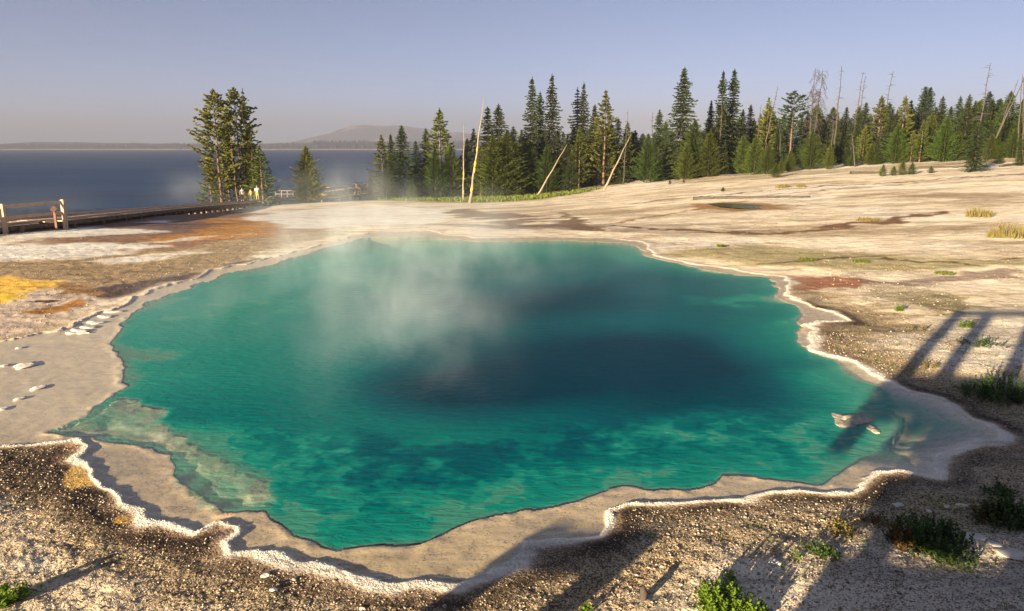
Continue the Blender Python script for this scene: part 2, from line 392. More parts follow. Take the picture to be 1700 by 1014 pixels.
paint(region([(1303, 463), (1360, 462), (1440, 470), (1480, 473), (1440, 481), (1370, 486), (1330, 480)], .12, True), c3(.40, .19, .11), c3(.22, .10, .07), .4)
paint(region([(1440, 472), (1560, 466), (1700, 462), (1700, 476), (1560, 478), (1450, 480)], .2, True) * .8, c3(.40, .29, .22), PURP, .5)
# dark living crust round the pool edge, fading through gold brown gravel to cream grit
side = sst(0, 3, GY * 0 + GX + 9)
nearside = 1 - sst(10.5, 13.5, GY + (n1 - .5) * 2)
rightside = sst(3.2, 4.2, GX) * (1 - sst(15.5, 19, GY))
wide = .55 + .9 * n1 + .8 * n2
k1 = (1 - sst(.10 * wide, .50 * wide, sdr)) * np.clip(np.maximum(nearside, rightside), 0, 1) * (sdr > 0)
paint(k1 * .95, c3(.15, .105, .06), c3(.030, .022, .017), .80)
k2 = (1 - sst(.4 * wide, (.85 + .35 * sst(-2, 2, GX)) * wide, sdr)) * np.clip(np.maximum(nearside, rightside), 0, 1) * (sdr > 0) * (1 - k1)
paint(k2 * .85, c3(.44, .33, .18), c3(.07, .05, .03), .55)
greyr = sst(1.2, 3.2, GX) * (1 - sst(9, 13, GY))
paint(greyr * (1 - k1) * (1 - k2) * (sdr > 0) * .8, c3(.50, .44, .36), c3(.16, .13, .10), .42)
paint(rightside * (1 - k1) * sst(.5, .65, n2) * .7 * (sdr > 0), c3(.34, .29, .13), c3(.08, .08, .03), .55)
paint(region([(-60, 765), (120, 742), (130, 770), (200, 835), (300, 893), (470, 935), (640, 975), (480, 975), (300, 935), (140, 880), (60, 830), (-60, 810)], .18, True) * .8, c3(.16, .10, .06), c3(.028, .018, .016), .78)
paint(region([(98, 770), (118, 752), (132, 765), (140, 790), (152, 806), (110, 812), (95, 805)], .03, True), c3(.62, .40, .12), c3(.42, .24, .05), .2)
paint(region([(180, 858), (205, 850), (222, 858), (205, 868), (182, 868)], .02, True), c3(.66, .38, .04), c3(.5, .25, .03), .2)
paint(region([(90, 735), (125, 735), (120, 752), (100, 752)], .03, True), c3(.35, .18, .09), BROWN, .4)
paint(region([(330, 872), (390, 880), (400, 905), (350, 900)], .05, True) * .7, c3(.2, .13, .13), PURP, .5)
# the white crust itself
lipm = np.exp(-((sdr - lipw * .35) / (lipw * .62)) ** 2)
lefts = sst(0, 1, 0 * GX + ((GX < -4.0) & (GY > 12)).astype(float))
lipm *= (1 - .55 * lefts) * (1 - .7 * sst(26, 29, rgh) * (GX < 2))
lipc = c3(.86, .80, .70)
paint(np.clip(lipm * 1.7 - .1, 0, 1), lipc, c3(.62, .52, .42), .10)
halo = np.exp(-((sdr - lipw * 1.3) / (lipw * .8)) ** 2) * (sdr > 0) * .5
paint(halo, c3(.62, .46, .30), c3(.3, .2, .12), .3)
# under water
inw = (sdr < -.01).astype(float) * (1 - np.clip(lipm * 1.6, 0, 1))
paint(inw, SHELF, c3(.36, .26, .18), .25)
ck = np.abs(2 * fbm(GX + .2 * GY, GY * 1.6, .30, 4, 211, .62) - 1)
paint(inw * (1 - sst(.0, .09, ck)) * .45, c3(.36, .25, .17), None, None)
paint(inw * sst(.5, .7, crk) * .35, c3(.50, .36, .25), None, None)
paint(inw * (GX < -3.5) * sst(8, 9.5, GY) * .8, c3(.90, .69, .50), c3(.6, .46, .38), .08)
paint(inw * (sdd < 0.02) * (sml >= 0), c3(.42, .42, .30), c3(.2, .24, .16), .4)
lm = fbm(GX, GY, .30, 4, 201, .65)
paint(inw * (sml < 0), c3(.66, .62, .42), c3(.26, .28, .16), .35)
paint(inw * (sml < 0) * sst(.5, .68, lm) * .6, c3(.40, .40, .26), None, .6)
paint(inw * (sml < 0) * sst(.5, .35, lm) * 0 + inw * (sml < 0) * (1 - sst(.34, .44, lm)) * .7, c3(.80, .76, .55), None, .15)
paint(region([(160, 700), (175, 685), (188, 688), (180, 708), (165, 712)], .03, True), c3(.02, .03, .03), c3(.02, .03, .03), .5)
# broad random brightness
cA *= (0.86 + .28 * fbm(GX, GY, 3, 5, 161, .65))[:, None]
nT, nR = len(th), len(rr)
ii, jj = np.meshgrid(np.arange(nT - 1), np.arange(nR - 1), indexing='ij')
a_ = (ii * nR + jj).ravel(); F = np.stack([a_, a_ + 1, a_ + nR + 1, a_ + nR], 1)

def mat_ground():
    m = bpy.data.materials.new('sinter_ground'); m.use_nodes = True
    n = m.node_tree.nodes; l = m.node_tree.links; p = n['Principled BSDF']
    A = n.new('ShaderNodeAttribute'); A.attribute_name = 'tint'
    B = n.new('ShaderNodeAttribute'); B.attribute_name = 'fleck'
    K = n.new('ShaderNodeAttribute'); K.attribute_name = 'fleck_share'
    W = n.new('ShaderNodeAttribute'); W.attribute_name = 'under_water'
    tc = n.new('ShaderNodeTexCoord')
    def vor(s):
        v = n.new('ShaderNodeTexVoronoi'); v.inputs['Scale'].default_value = s; l.new(tc.outputs['Object'], v.inputs['Vector']); return v
    def math_(op, a, b, c=None):
        q = n.new('ShaderNodeMath'); q.operation = op
        for i, s in enumerate((a, b, c)):
            if s is None: continue
            if isinstance(s, (int, float)): q.inputs[i].default_value = s
            else: l.new(s, q.inputs[i])
        return q.outputs[0]
    v1 = vor(80); v2 = vor(30)
    nz = n.new('ShaderNodeTexNoise'); nz.inputs['Scale'].default_value = 5; nz.inputs['Detail'].default_value = 8; nz.inputs['Roughness'].default_value = .65
    l.new(tc.outputs['Object'], nz.inputs['Vector'])
    sx = n.new('ShaderNodeSeparateColor'); l.new(v1.outputs['Color'], sx.inputs[0])
    sy = n.new('ShaderNodeSeparateColor'); l.new(v2.outputs['Color'], sy.inputs[0])
    # fleck chosen per stone, clumped by noise
    t = math_('ADD', math_('MULTIPLY', sx.outputs[0], .62), math_('MULTIPLY', sy.outputs[0], .18))
    t = math_('ADD', t, math_('MULTIPLY', math_('SUBTRACT', nz.outputs[0], .5), .55))
    t = math_('ADD', t, .10)
    f = n.new('ShaderNodeMapRange'); f.interpolation_type = 'SMOOTHSTEP'
    l.new(math_('SUBTRACT', K.outputs['Fac'], t), f.inputs[0]); f.inputs[1].default_value = -.06; f.inputs[2].default_value = .10
    mx = n.new('ShaderNodeMix'); mx.data_type = 'RGBA'; l.new(f.outputs[0], mx.inputs[0])
    l.new(A.outputs['Color'], mx.inputs[6]); l.new(B.outputs['Color'], mx.inputs[7])
    br = math_('ADD', .82, math_('MULTIPLY', sx.outputs[1], .36))
    drywet = math_('MULTIPLY', math_('SUBTRACT', 1, W.outputs['Fac']), 1)
    br = math_('ADD', math_('MULTIPLY', br, drywet), math_('MULTIPLY', W.outputs['Fac'], math_('ADD', .8, math_('MULTIPLY', nz.outputs[0], .4))))
    sc = n.new('ShaderNodeVectorMath'); sc.operation = 'SCALE'; l.new(mx.outputs[2], sc.inputs[0]); l.new(br, sc.inputs['Scale'])
    mp2 = n.new('ShaderNodeMapping'); mp2.inputs['Scale'].default_value = (.45, 1.6, 1); mp2.inputs['Rotation'].default_value = (0, 0, R(-6)); l.new(tc.outputs['Object'], mp2.inputs[0])
    ns = n.new('ShaderNodeTexNoise'); ns.inputs['Scale'].default_value = 1.6; ns.inputs['Detail'].default_value = 10; ns.inputs['Roughness'].default_value = .72; ns.inputs['Distortion'].default_value = .5; l.new(mp2.outputs[0], ns.inputs['Vector'])
    r2 = n.new('ShaderNodeMapRange'); r2.inputs[1].default_value = .36; r2.inputs[2].default_value = .52; r2.inputs[3].default_value = .66; r2.inputs[4].default_value = 1.14; l.new(ns.outputs[0], r2.inputs[0])
    r3 = math_('ADD', math_('MULTIPLY', r2.outputs[0], drywet), W.outputs['Fac'])
    sc2 = n.new('ShaderNodeVectorMath'); sc2.operation = 'SCALE'; l.new(sc.outputs[0], sc2.inputs[0]); l.new(r3, sc2.inputs['Scale'])
    l.new(sc2.outputs[0], p.inputs['Base Color'])
    p.inputs['Roughness'].default_value = .85; p.inputs['Specular IOR Level'].default_value = .25
    h = math_('ADD', math_('MULTIPLY', v1.outputs['Distance'], -.6), math_('MULTIPLY', v2.outputs['Distance'], -.9))
    h = math_('ADD', math_('MULTIPLY', h, math_('ADD', .12, math_('MULTIPLY', drywet, .88))), math_('MULTIPLY', nz.outputs[0], .8))
    b = n.new('ShaderNodeBump'); b.inputs['Strength'].default_value = .3; b.inputs['Distance'].default_value = .02
    l.new(h, b.inputs['Height']); l.new(b.outputs[0], p.inputs['Normal'])
    return m
g = new_mesh('ground', np.stack([GX, GY, GZ], 1), F, mat_ground(), smooth=True)
def fattr(me, name, arr, typ='FLOAT'):
    a = me.attributes.new(name, typ, 'POINT')
    if typ == 'FLOAT': a.data.foreach_set('value', np.asarray(arr, np.float32))
    else: a.data.foreach_set('color', np.concatenate([arr, np.ones((len(arr), 1))], 1).astype(np.float32).ravel())
fattr(g.data, 'tint', np.clip(cA, 0, .92), 'FLOAT_COLOR'); fattr(g.data, 'fleck', cB, 'FLOAT_COLOR'); fattr(g.data, 'fleck_share', mk); fattr(g.data, 'under_water', inw)
tag(g, 'cream sinter ground with brown and orange mats', kind='structure')
# height lookup on the finished sheet
def zg(x, y):
    t = math.atan2(x, y); r = math.hypot(x, y)
    i = int(np.clip(np.searchsorted(th, t), 1, nT - 1)); j = int(np.clip(np.searchsorted(rr, r), 1, nR - 1))
    return float(GZ[i * nR + j])

# ---------------------------------------------------------------- water of the hot spring
def mat_spring():
    m = bpy.data.materials.new('spring_water'); m.use_nodes = True
    n = m.node_tree.nodes; l = m.node_tree.links; p = n['Principled BSDF']; outn = n['Material Output']
    D = n.new('ShaderNodeAttribute'); D.attribute_name = 'water_depth'
    tc = n.new('ShaderNodeTexCoord')
    mp = n.new('ShaderNodeMapping'); mp.inputs['Scale'].default_value = (.55, 1.35, 1); mp.inputs['Rotation'].default_value = (0, 0, R(8)); l.new(tc.outputs['Object'], mp.inputs[0])
    n1_ = n.new('ShaderNodeTexNoise'); n1_.inputs['Scale'].default_value = 7.5; n1_.inputs['Detail'].default_value = 5; n1_.inputs['Roughness'].default_value = .55; n1_.inputs['Distortion'].default_value = .6
    l.new(mp.outputs[0], n1_.inputs['Vector'])
    b = n.new('ShaderNodeBump'); b.inputs['Strength'].default_value = .38; b.inputs['Distance'].default_value = .05
    l.new(n1_.outputs[0], b.inputs['Height'])
    cr = n.new('ShaderNodeValToRGB'); e_ = cr.color_ramp.elements
    dv = n.new('ShaderNodeMath'); dv.operation = 'DIVIDE'; dv.inputs[1].default_value = 4.0; l.new(D.outputs['Fac'], dv.inputs[0]); l.new(dv.outputs[0], cr.inputs[0])
    stops = [(0, (.26, .36, .26)), (.08, (.16, .46, .32)), (.17, (.012, .34, .26)), (.34, (.0, .185, .180)), (.50, (.0, .105, .140)), (.72, (.0, .040, .076))]
    e_[0].position = 0; e_[0].color = (*stops[0][1], 1); e_[1].position = stops[-1][0]; e_[1].color = (*stops[-1][1], 1)
    for s, c in stops[1:-1]:
        q = e_.new(s); q.color = (*c, 1)
    p.inputs['Roughness'].default_value = .12; p.inputs['IOR'].default_value = 1.055
    p.inputs['Specular IOR Level'].default_value = .5
    l.new(cr.outputs[0], p.inputs['Base Color']); l.new(b.outputs[0], p.inputs['Normal'])
    # shallow water lets the bottom through
    tr = n.new('ShaderNodeBsdfTransparent'); tr.inputs[0].default_value = (.93, .98, .96, 1)
    gl = n.new('ShaderNodeBsdfGlossy'); gl.inputs['Roughness'].default_value = .10; l.new(b.outputs[0], gl.inputs['Normal'])
    fz = n.new('ShaderNodeFresnel'); fz.inputs[0].default_value = 1.12; l.new(b.outputs[0], fz.inputs['Normal'])
    fk = n.new('ShaderNodeMath'); fk.operation = 'MULTIPLY'; fk.inputs[1].default_value = .3; l.new(fz.outputs[0], fk.inputs[0])
    sh = n.new('ShaderNodeMixShader'); l.new(fk.outputs[0], sh.inputs[0]); l.new(tr.outputs[0], sh.inputs[1]); l.new(gl.outputs[0], sh.inputs[2])
    ex = n.new('ShaderNodeMath'); ex.operation = 'MULTIPLY'; ex.inputs[1].default_value = -2.3; l.new(D.outputs['Fac'], ex.inputs[0])
    ep = n.new('ShaderNodeMath'); ep.operation = 'EXPONENT'; l.new(ex.outputs[0], ep.inputs[0])
    on = n.new('ShaderNodeMath'); on.operation = 'SUBTRACT'; on.inputs[0].default_value = 1.0; l.new(ep.outputs[0], on.inputs[1])
    fin = n.new('ShaderNodeMixShader'); l.new(on.outputs[0], fin.inputs[0]); l.new(sh.outputs[0], fin.inputs[1]); l.new(p.outputs[0], fin.inputs[2])
    l.new(fin.outputs[0], outn.inputs[0])
    return m
sel = (sdr < .02)
fm = sel[F].any(1)
Fw = F[fm]; idx = np.unique(Fw); rem = np.full(N, -1); rem[idx] = np.arange(len(idx))
wx, wy = GX[idx], GY[idx]
e2 = np.maximum(-sdd[idx], 0)
dep = np.where(sdd[idx] < 0, .45 + .55 * (1 - np.exp(-e2 / .10)) + .55 * e2, np.clip(-GZ[idx], .0, .4) * (.6 + .9 * tip[idx]) + .50 * tip[idx] * sst(.05, 1.3, -sdr[idx]))
dep = np.minimum(dep, 1.45 + .25 * sst(2, 6, e2) + .50 * sst(-1, 3.5, wx))
for (bx, by, ax, ay, am) in ((1.3, 11.6, 4.6, 3.6, 1.05), (-.9, 10.4, 2.3, 1.7, .9), (.6, 16.5, 3.5, 3.0, .6)):
    q = np.hypot((wx - bx) / ax, (wy - by) / ay); dep = dep + am * (1 - sst(.15, 1.0, q + (fbm(wx, wy, 2.5, 3, 241) - .5) * .5)) * (e2 > .2)
nn = fbm(wx, wy, 1.5, 5, 171, .6); nn2 = fbm(wx, wy, .5, 4, 181, .65)
# bench of pale mounds along the near side, drop-off beyond it
dropd = poly_sd([un(*p) for p in [(180, 700), (420, 712), (640, 735), (820, 722), (1010, 716), (1200, 690), (1340, 690), (1500, 690), (1500, 1000), (180, 1000)]], wx + (nn - .5) * .8, wy + (nn2 - .5) * .5, cull=20)
bench = (1 - sst(-.25, .5, dropd)) * (sdd[idx] < 0)
caustic = 1 - np.abs(2 * fbm(wx, wy, .55, 4, 191, .6) - 1)  # ridged noise: caustic light painted onto the shoals through their depth
shoal = sst(.46, .64, nn) * .9 + sst(.48, .66, nn2) * .5 + sst(.84, .99, caustic) * sst(.42, .6, nn) * .35
shoal = shoal * 1.15
depb = np.maximum(np.minimum(dep + .70 * sst(.3, 1.2, e2), 2.5), 0) + (nn - .5) * 2.0 * sst(.2, .8, e2) - shoal * 1.15 + (fbm(wx, wy, .22, 3, 221, .6) - .5) * .5 * sst(.2, .8, e2)
dep = dep * (1 - bench) + np.maximum(depb, .55) * bench
farsh = sst(19, 28, wy) * (sdd[idx] < 0)
dep = dep * (1 - .62 * farsh)
lft = (1 - sst(-6.5, -1, wx)) * sst(9, 11, wy) * (sdd[idx] < 0)
dep = dep * (1 - .35 * lft) - .5 * lft * sst(.5, .7, nn)
rgt = sst(3, 5.5, wx) * sst(12, 15, wy) * (sdd[idx] < 0)
dep = dep - rgt * .7 * sst(.48, .66, nn)
dep = np.maximum(dep, .3 * (sdd[idx] < 0))
fn = fbm(wx, wy, .16, 3, 231, .6); sw = 1 - sst(-.12, .10, sml[idx]); dep = dep * (1 - sw) + sw * np.clip(.14 + (fn - .5) * .40 + (fbm(wx, wy, .6, 3, 271) - .5) * .5 + .22 * sst(0, .7, -sml[idx]), .03, .6)
sr = 1 - sst(-.9, .45, smr[idx] + (nn - .5) * .8)
dep = np.where(smr[idx] < .9, dep * (1 - sr) + np.clip(.45 + 1.1 * sst(0, 2.2, -sdr[idx]) - .3, .1, 2) * sr, dep)
dep = np.maximum(dep, 0)
wtr = new_mesh('spring_water', np.stack([wx, wy, np.zeros(len(idx))], 1), rem[Fw], mat_spring(), smooth=True)
fattr(wtr.data, 'water_depth', dep)
tag(wtr, 'clear teal hot spring water', kind='structure')

# ---------------------------------------------------------------- the lake, far shore and mountain
def mat_lake():
    m = bpy.data.materials.new('lake_water'); m.use_nodes = True
    n = m.node_tree.nodes; l = m.node_tree.links; p = n['Principled BSDF']
    tc = n.new('ShaderNodeTexCoord'); mp = n.new('ShaderNodeMapping'); mp.inputs['Scale'].default_value = (.35, 1, 1); l.new(tc.outputs['Object'], mp.inputs[0])
    a = n.new('ShaderNodeTexNoise'); a.inputs['Scale'].default_value = .9; a.inputs['Detail'].default_value = 8; a.inputs['Roughness'].default_value = .7; l.new(mp.outputs[0], a.inputs['Vector'])
    b = n.new('ShaderNodeBump'); b.inputs['Strength'].default_value = 1; b.inputs['Distance'].default_value = .35; l.new(a.outputs[0], b.inputs['Height'])
    l.new(b.outputs[0], p.inputs['Normal'])
    c = n.new('ShaderNodeTexNoise'); c.inputs['Scale'].default_value = .025; c.inputs['Detail'].default_value = 9; c.inputs['Roughness'].default_value = .75; l.new(mp.outputs[0], c.inputs['Vector'])
    cr = n.new('ShaderNodeValToRGB'); cr.color_ramp.elements[0].position = .35; cr.color_ramp.elements[0].color = (.004, .026, .085, 1)
    cr.color_ramp.elements[1].position = .65; cr.color_ramp.elements[1].color = (.009, .055, .155, 1); l.new(c.outputs[0], cr.inputs[0]); l.new(cr.outputs[0], p.inputs['Base Color'])
    p.inputs['Roughness'].default_value = .3; p.inputs['IOR'].default_value = 1.035
    return m
LAKE_Z = -5.0
V = [(-9000, 40, LAKE_Z), (600, 40, LAKE_Z), (600, 9000, LAKE_Z), (-9000, 9000, LAKE_Z)]
lake = new_mesh('lake_water', V, [[0, 1, 2, 3]], mat_lake()); tag(lake, 'dark blue lake under thin mist', kind='structure')
def dirat(px, d):
    dx, dy, dz = ray(px, 246); return dx / dy * d, d
def ridge(name, D, px0, px1, prof, depth, base, m, label, rough=.08, nx=260, ny=26):
    V = []; 
    for i in range(nx):
        px = px0 + (px1 - px0) * i / (nx - 1)
        hpx = np.interp(px, [a for a, b in prof], [b for a, b in prof])
        x0, y0 = dirat(px, D)
        htop = H + (246 - 1.5 - hpx) / FPX * D - base
        for j in range(ny):
            t = j / (ny - 1)
            s = math.sin(min(t * 1.6, 1) * math.pi / 2) if t < .625 else 1 - (t - .625) ** 2
            q = 1 + depth * t / D
            nzv = float(vnoise(np.array(x0 / (depth * .12) + 3), np.array(t * 6.0), 7)) - .5 + .5 * (float(vnoise(np.array(x0 / (depth * .03)), np.array(t * 14.0), 8)) - .5)
            V.append((x0 * q, y0 * q, base + max(0, htop) * s * (1 + rough * nzv * (1 if j else 0))))
    ii, jj = np.meshgrid(np.arange(nx - 1), np.arange(ny - 1), indexing='ij'); a = (ii * ny + jj).ravel()
    o = new_mesh(name, V, np.stack([a, a + ny, a + ny + 1, a + 1], 1), m, smooth=True)
    tag(o, label, kind='structure'); return o
m_hill = mat('forested_hill', (.035, .055, .045), .95, .1, .5, .02)
m_mtn = bpy.data.materials.new('mountain_rock'); m_mtn.use_nodes = True
_n = m_mtn.node_tree.nodes; _l = m_mtn.node_tree.links; _p = _n['Principled BSDF']; _p.inputs['Roughness'].default_value = .95
_tc = _n.new('ShaderNodeTexCoord'); _a = _n.new('ShaderNodeTexNoise'); _a.inputs['Scale'].default_value = .0035; _a.inputs['Detail'].default_value = 8; _l.new(_tc.outputs['Object'], _a.inputs['Vector'])
_c = _n.new('ShaderNodeValToRGB'); _c.color_ramp.elements[0].position = .56; _c.color_ramp.elements[0].color = (.05, .075, .095, 1); _c.color_ramp.elements[1].position = .64; _c.color_ramp.elements[1].color = (.34, .24, .20, 1)
_l.new(_a.outputs[0], _c.inputs[0]); _l.new(_c.outputs[0], _p.inputs['Base Color'])
ridge('mountain', 5600, 400, 1150, [(400, 243), (440, 240), (480, 236), (520, 226), (550, 219), (580, 207), (600, 204), (640, 204), (680, 207), (720, 214), (770, 219), (830, 225), (900, 236), (1150, 240)], 1400, LAKE_Z - 2, m_mtn, 'hazy flat topped mountain with pale cliffs beyond the lake', .10)
ridge('hills', 4200, -500, 900, [(-500, 240), (0, 239), (60, 235), (200, 237), (330, 239), (440, 238), (520, 236), (700, 234), (780, 232), (900, 238)], 600, LAKE_Z - 2, m_hill, 'low wooded hills fading in the haze', .1)
shore = ridge('far_shore', 2850, -500, 1000, [(-500, 247.3), (1000, 247.3)], 60, LAKE_Z - .5, mat('shore_sand', (.72, .55, .42), .9, .1, .3, .02), 'pale sandy strip along the far side of the lake', .5)
# far shore forest: one mass of tiny conifers
V = []; Fq = []
for k in range(5200):
    px = random.uniform(-480, 1000); D = 2920 + random.uniform(0, 260)
    x, y = dirat(px, D)
    h = (20 + 8 * float(vnoise(np.array(px / 37.), np.array(1.5), 3)) * 1.0) * random.uniform(.7, 1.15) * (1.25 if 520 < px else .9)
    w_ = h * .16; b = len(V); ang = random.uniform(0, 3)
    z = LAKE_Z + (D - 2920) * .03
    for q in range(4):
        V.append((x + w_ * math.cos(ang + q * 1.571), y + w_ * math.sin(ang + q * 1.571), z))
    V.append((x, y, z + h))
    Fq += [[b, b + 1, b + 4], [b + 1, b + 2, b + 4], [b + 2, b + 3, b + 4], [b + 3, b, b + 4]]
ff = new_mesh('far_forest', V, np.array(Fq), m_hill); tag(ff, 'hazy wood reading as one mass along the far lake shore', 'forest', kind='stuff')

# ---------------------------------------------------------------- conifers
m_bark = mat('bark', (.09, .07, .05), .9, .1, .35, 9, .6)
m_barkr = mat('pine_bark', (.15, .10, .07), .9, .1, .35, 9, .6)
m_grey = mat('weathered_wood', (.075, .065, .055), .85, .15, .3, 7, .5)
m_pale = mat('pale_dead_wood', (.24, .20, .15), .8, .15, .25, 3, .5)
m_lichen = mat('yellow_lichen', (.50, .34, .04), .9, .1, .3, 20)
GREENS = {'gold': ((.125, .140, .020), .15), 'spruce': ((.033, .051, .015), .25), 'pine': ((.088, .108, .018), .22), 'young': ((.050, .075, .011), .28), 'blue': ((.034, .058, .034), .2)}
def m_leaf(k):
    c, r_ = GREENS[k]; return mat('needles_' + k, c, .65, .25, .6, 2.2, obj_rand=r_, trans=.22)
def foliage_mesh(h, R0, kind, seed, lo=.06, dens=1.0):
    """needle sprays of a conifer of height h and crown radius R0; returns V,F"""
    rn = np.random.RandomState(seed)
    P = []; Dv = []; S = []
    z = h * lo; ang0 = 0
    gap = {'spruce': .030, 'pine': .036, 'young': .028, 'blue': .03}[kind] * h * (1 / math.sqrt(dens))
    sideb = rn.rand(24) * .5 + .75
    while z < h * .985:
        t = (z / h - lo) / (1 - lo)
        if kind == 'spruce': Rz = R0 * ((1 - t) ** .72) * (.55 + .45 * min(1, t * 5 + .4))
        elif kind == 'young': Rz = R0 * (1 - t ** 1.35) ** .9 * (.8 + .2 * min(1, t * 6))
        elif kind == 'blue': Rz = R0 * (1 - t) ** .6
        elif lo > .12: Rz = R0 * (.35 + .65 * math.sin(math.pi * min(1, (t + .12) * .80)) ** .7) * (1 - t ** 5)
        else: Rz = R0 * (1 - t ** 1.15) ** .85 * (.7 + .3 * min(1, t * 5))
        nb = {'spruce': 7, 'pine': 6, 'young': 9, 'blue': 7}[kind]
        for b in range(nb):
            a = ang0 + b * 6.283 / nb + rn.uniform(-.35, .35)
            sec = sideb[int(a * 24 / 6.283) % 24]
            L = Rz * rn.uniform(.55, 1.12) * (1 + .3 * (sec - 1)) * (1 + .22 * math.sin(z * 4.1 / (h * .1) + a * 2 + seed))
            if kind == 'pine' and rn.rand() < .14: continue
            if kind == 'spruce' and rn.rand() < .08: continue
            if L < .12: L = .12
            rise = {'spruce': -.18 - .30 * (1 - t), 'pine': .25 + rn.uniform(-.25, .25), 'young': .38, 'blue': .05}[kind]
            step = {'spruce': .17, 'pine': .20, 'young': .15, 'blue': .17}[kind] * max(.5, h / 12) * .95
            q = {'spruce': .12, 'pine': .42, 'young': .25, 'blue': .15}[kind] * L
            while q < L:
                f = q / L
                zz = z + rise * q + (.16 * q * f if kind == 'spruce' else 0.1 * q * f) + rn.uniform(-.06, .06)
                w_ = .20 * L * (1 - f * .8) + .05
                for _ in range(3 if kind != 'young' else 2):
                    o = rn.uniform(-w_, w_)
                    P.append((math.cos(a) * q - math.sin(a) * o, math.sin(a) * q + math.cos(a) * o, zz - abs(o) * .25 + rn.uniform(-.05, .05) * h * .1))
                    aa = a + (o / max(w_, .01)) * .9
                    Dv.append((math.cos(aa), math.sin(aa), rise * .8 + rn.uniform(-.35, .35)))
                    S.append(step * rn.uniform(.7, 1.35) * (1.1 if kind != 'young' else 1.3))
                q += step * .8
        ang0 += 2.4; z += gap * (1 - .35 * t) * rn.uniform(.75, 1.25)
    for k in range(5):
        P.append((0, 0, h * (.95 + .01 * k))); Dv.append((rn.uniform(-.3, .3), rn.uniform(-.3, .3), 1)); S.append(h * .02)
    P = np.array(P); Dv = np.array(Dv); S = np.array(S)
    Dv /= np.linalg.norm(Dv, axis=1)[:, None]
    n = len(P)
    rv = rn.randn(n, 3); sd = np.cross(Dv, rv); sd /= np.linalg.norm(sd, axis=1)[:, None] + 1e-9
    up = np.cross(sd, Dv)
    sL = S[:, None]; wd = (S * (.55 if kind != 'pine' else .75))[:, None]
    # two crossed kite shaped sprays per tuft
    V = []; 
    for s_ in (sd, up):
        V.append(np.stack([P - Dv * sL * .5, P + s_ * wd * .5 + Dv * sL * .05, P + Dv * sL * .75, P - s_ * wd * .5 - Dv * sL * .05], 1))
    V = np.concatenate(V, 0).reshape(-1, 3)
    F = np.arange(len(V)).reshape(-1, 4)
    return V, F
def trunk_mb(h, r0, lean=0, wob=.01, top=.97, n=7):
    mb = MB(); k = 9
    pts = [(math.sin(i * 1.3) * h * wob * .3, math.cos(i * 1.7) * h * wob * .3, h * top * i / (k - 1) - (.15 if i == 0 else 0)) for i in range(k)]
    mb.tube(pts, [r0 * (1.25 if i == 0 else 1) * (1 - .9 * (i / (k - 1))) + .012 for i in range(k)], n, .06)
    return mb
PROTO = {}
def proto(kind, var):
    """meshes (unit height 10 m) for a kind of tree, shared by its copies"""
    key = (kind, var)
    if key in PROTO: return PROTO[key]
    sp = {'spruce': (2.15, 'spruce', .03, 1.25), 'narrow': (1.5, 'spruce', .06, 1.3), 'ragged': (1.7, 'spruce', .15, .7), 'pine': (2.2, 'pine', .08, 1.6), 'tallpine': (2.0, 'pine', .16, 2.6),
          'topped': (1.6, 'pine', .50, 1.7), 'young': (2.9, 'young', .01, 1.25), 'cone': (2.9, 'young', .01, 1.6), 'blue': (2.4, 'blue', .04, 1.4)}[kind]
    V, F = foliage_mesh(10, sp[0], sp[1], hash_(kind, var), sp[2], sp[3])
    me = new_mesh('crown', V, F, m_leaf({'narrow': 'spruce', 'ragged': 'spruce', 'tallpine': 'gold', 'cone': 'gold', 'topped': 'spruce'}.get(kind, kind))); cm = me.data; bpy.data.objects.remove(me)
    tb = trunk_mb(10, {'topped': .10, 'young': .07, 'cone': .07, 'narrow': .10}.get(kind, .12))
    rn = random.Random(var)
    # dead twigs below the crown
    for i in range(14 if kind in ('tallpine', 'topped', 'ragged', 'pine') else 4):
        z = rn.uniform(.6, 10 * sp[2] + 1.2); a = rn.uniform(0, 6.28); L = rn.uniform(.3, .9)
        tb.tube([(0, 0, z), (math.cos(a) * L, math.sin(a) * L, z + rn.uniform(-.2, .15))], [.025, .006], 3)
    to = tb.build('trunk', m_barkr if kind in ('tallpine', 'topped', 'pine') else m_bark, smooth=True); tm = to.data; bpy.data.objects.remove(to)
    PROTO[key] = (cm, tm); return PROTO[key]
def hash_(a, b): return (sum(ord(c) * (i + 3) for i, c in enumerate(a)) * 31 + b * 977) % 100000
ORD = ['first', 'second', 'third', 'fourth', 'fifth', 'sixth', 'seventh', 'eighth', 'ninth', 'tenth', 'eleventh', 'twelfth', 'thirteenth', 'fourteenth', 'fifteenth', 'sixteenth', 'seventeenth', 'eighteenth', 'nineteenth', 'twentieth']
ORD += ['twenty-' + o for o in ORD[:9]] + ['thirtieth'] + ['thirty-' + o for o in ORD[:9]] + ['fortieth'] + ['forty-' + o for o in ORD[:9]] + ['fiftieth'] + ['fifty-' + o for o in ORD[:9]] + ['sixtieth'] + ['sixty-' + o for o in ORD[:9]]
NAME = {'cone': 'conifer_tree', 'spruce': 'spruce_tree', 'narrow': 'spruce_tree', 'ragged': 'spruce_tree', 'pine': 'pine_tree', 'tallpine': 'pine_tree', 'topped': 'pine_tree', 'young': 'young_pine', 'blue': 'pine_tree'}
LOOK = {'spruce': 'dark spruce', 'narrow': 'narrow dark spruce', 'ragged': 'sparse ragged spruce', 'pine': 'olive green pine', 'tallpine': 'tall yellow green pine', 'topped': 'bare trunked pine', 'young': 'bushy young pine', 'blue': 'grey green pine'}
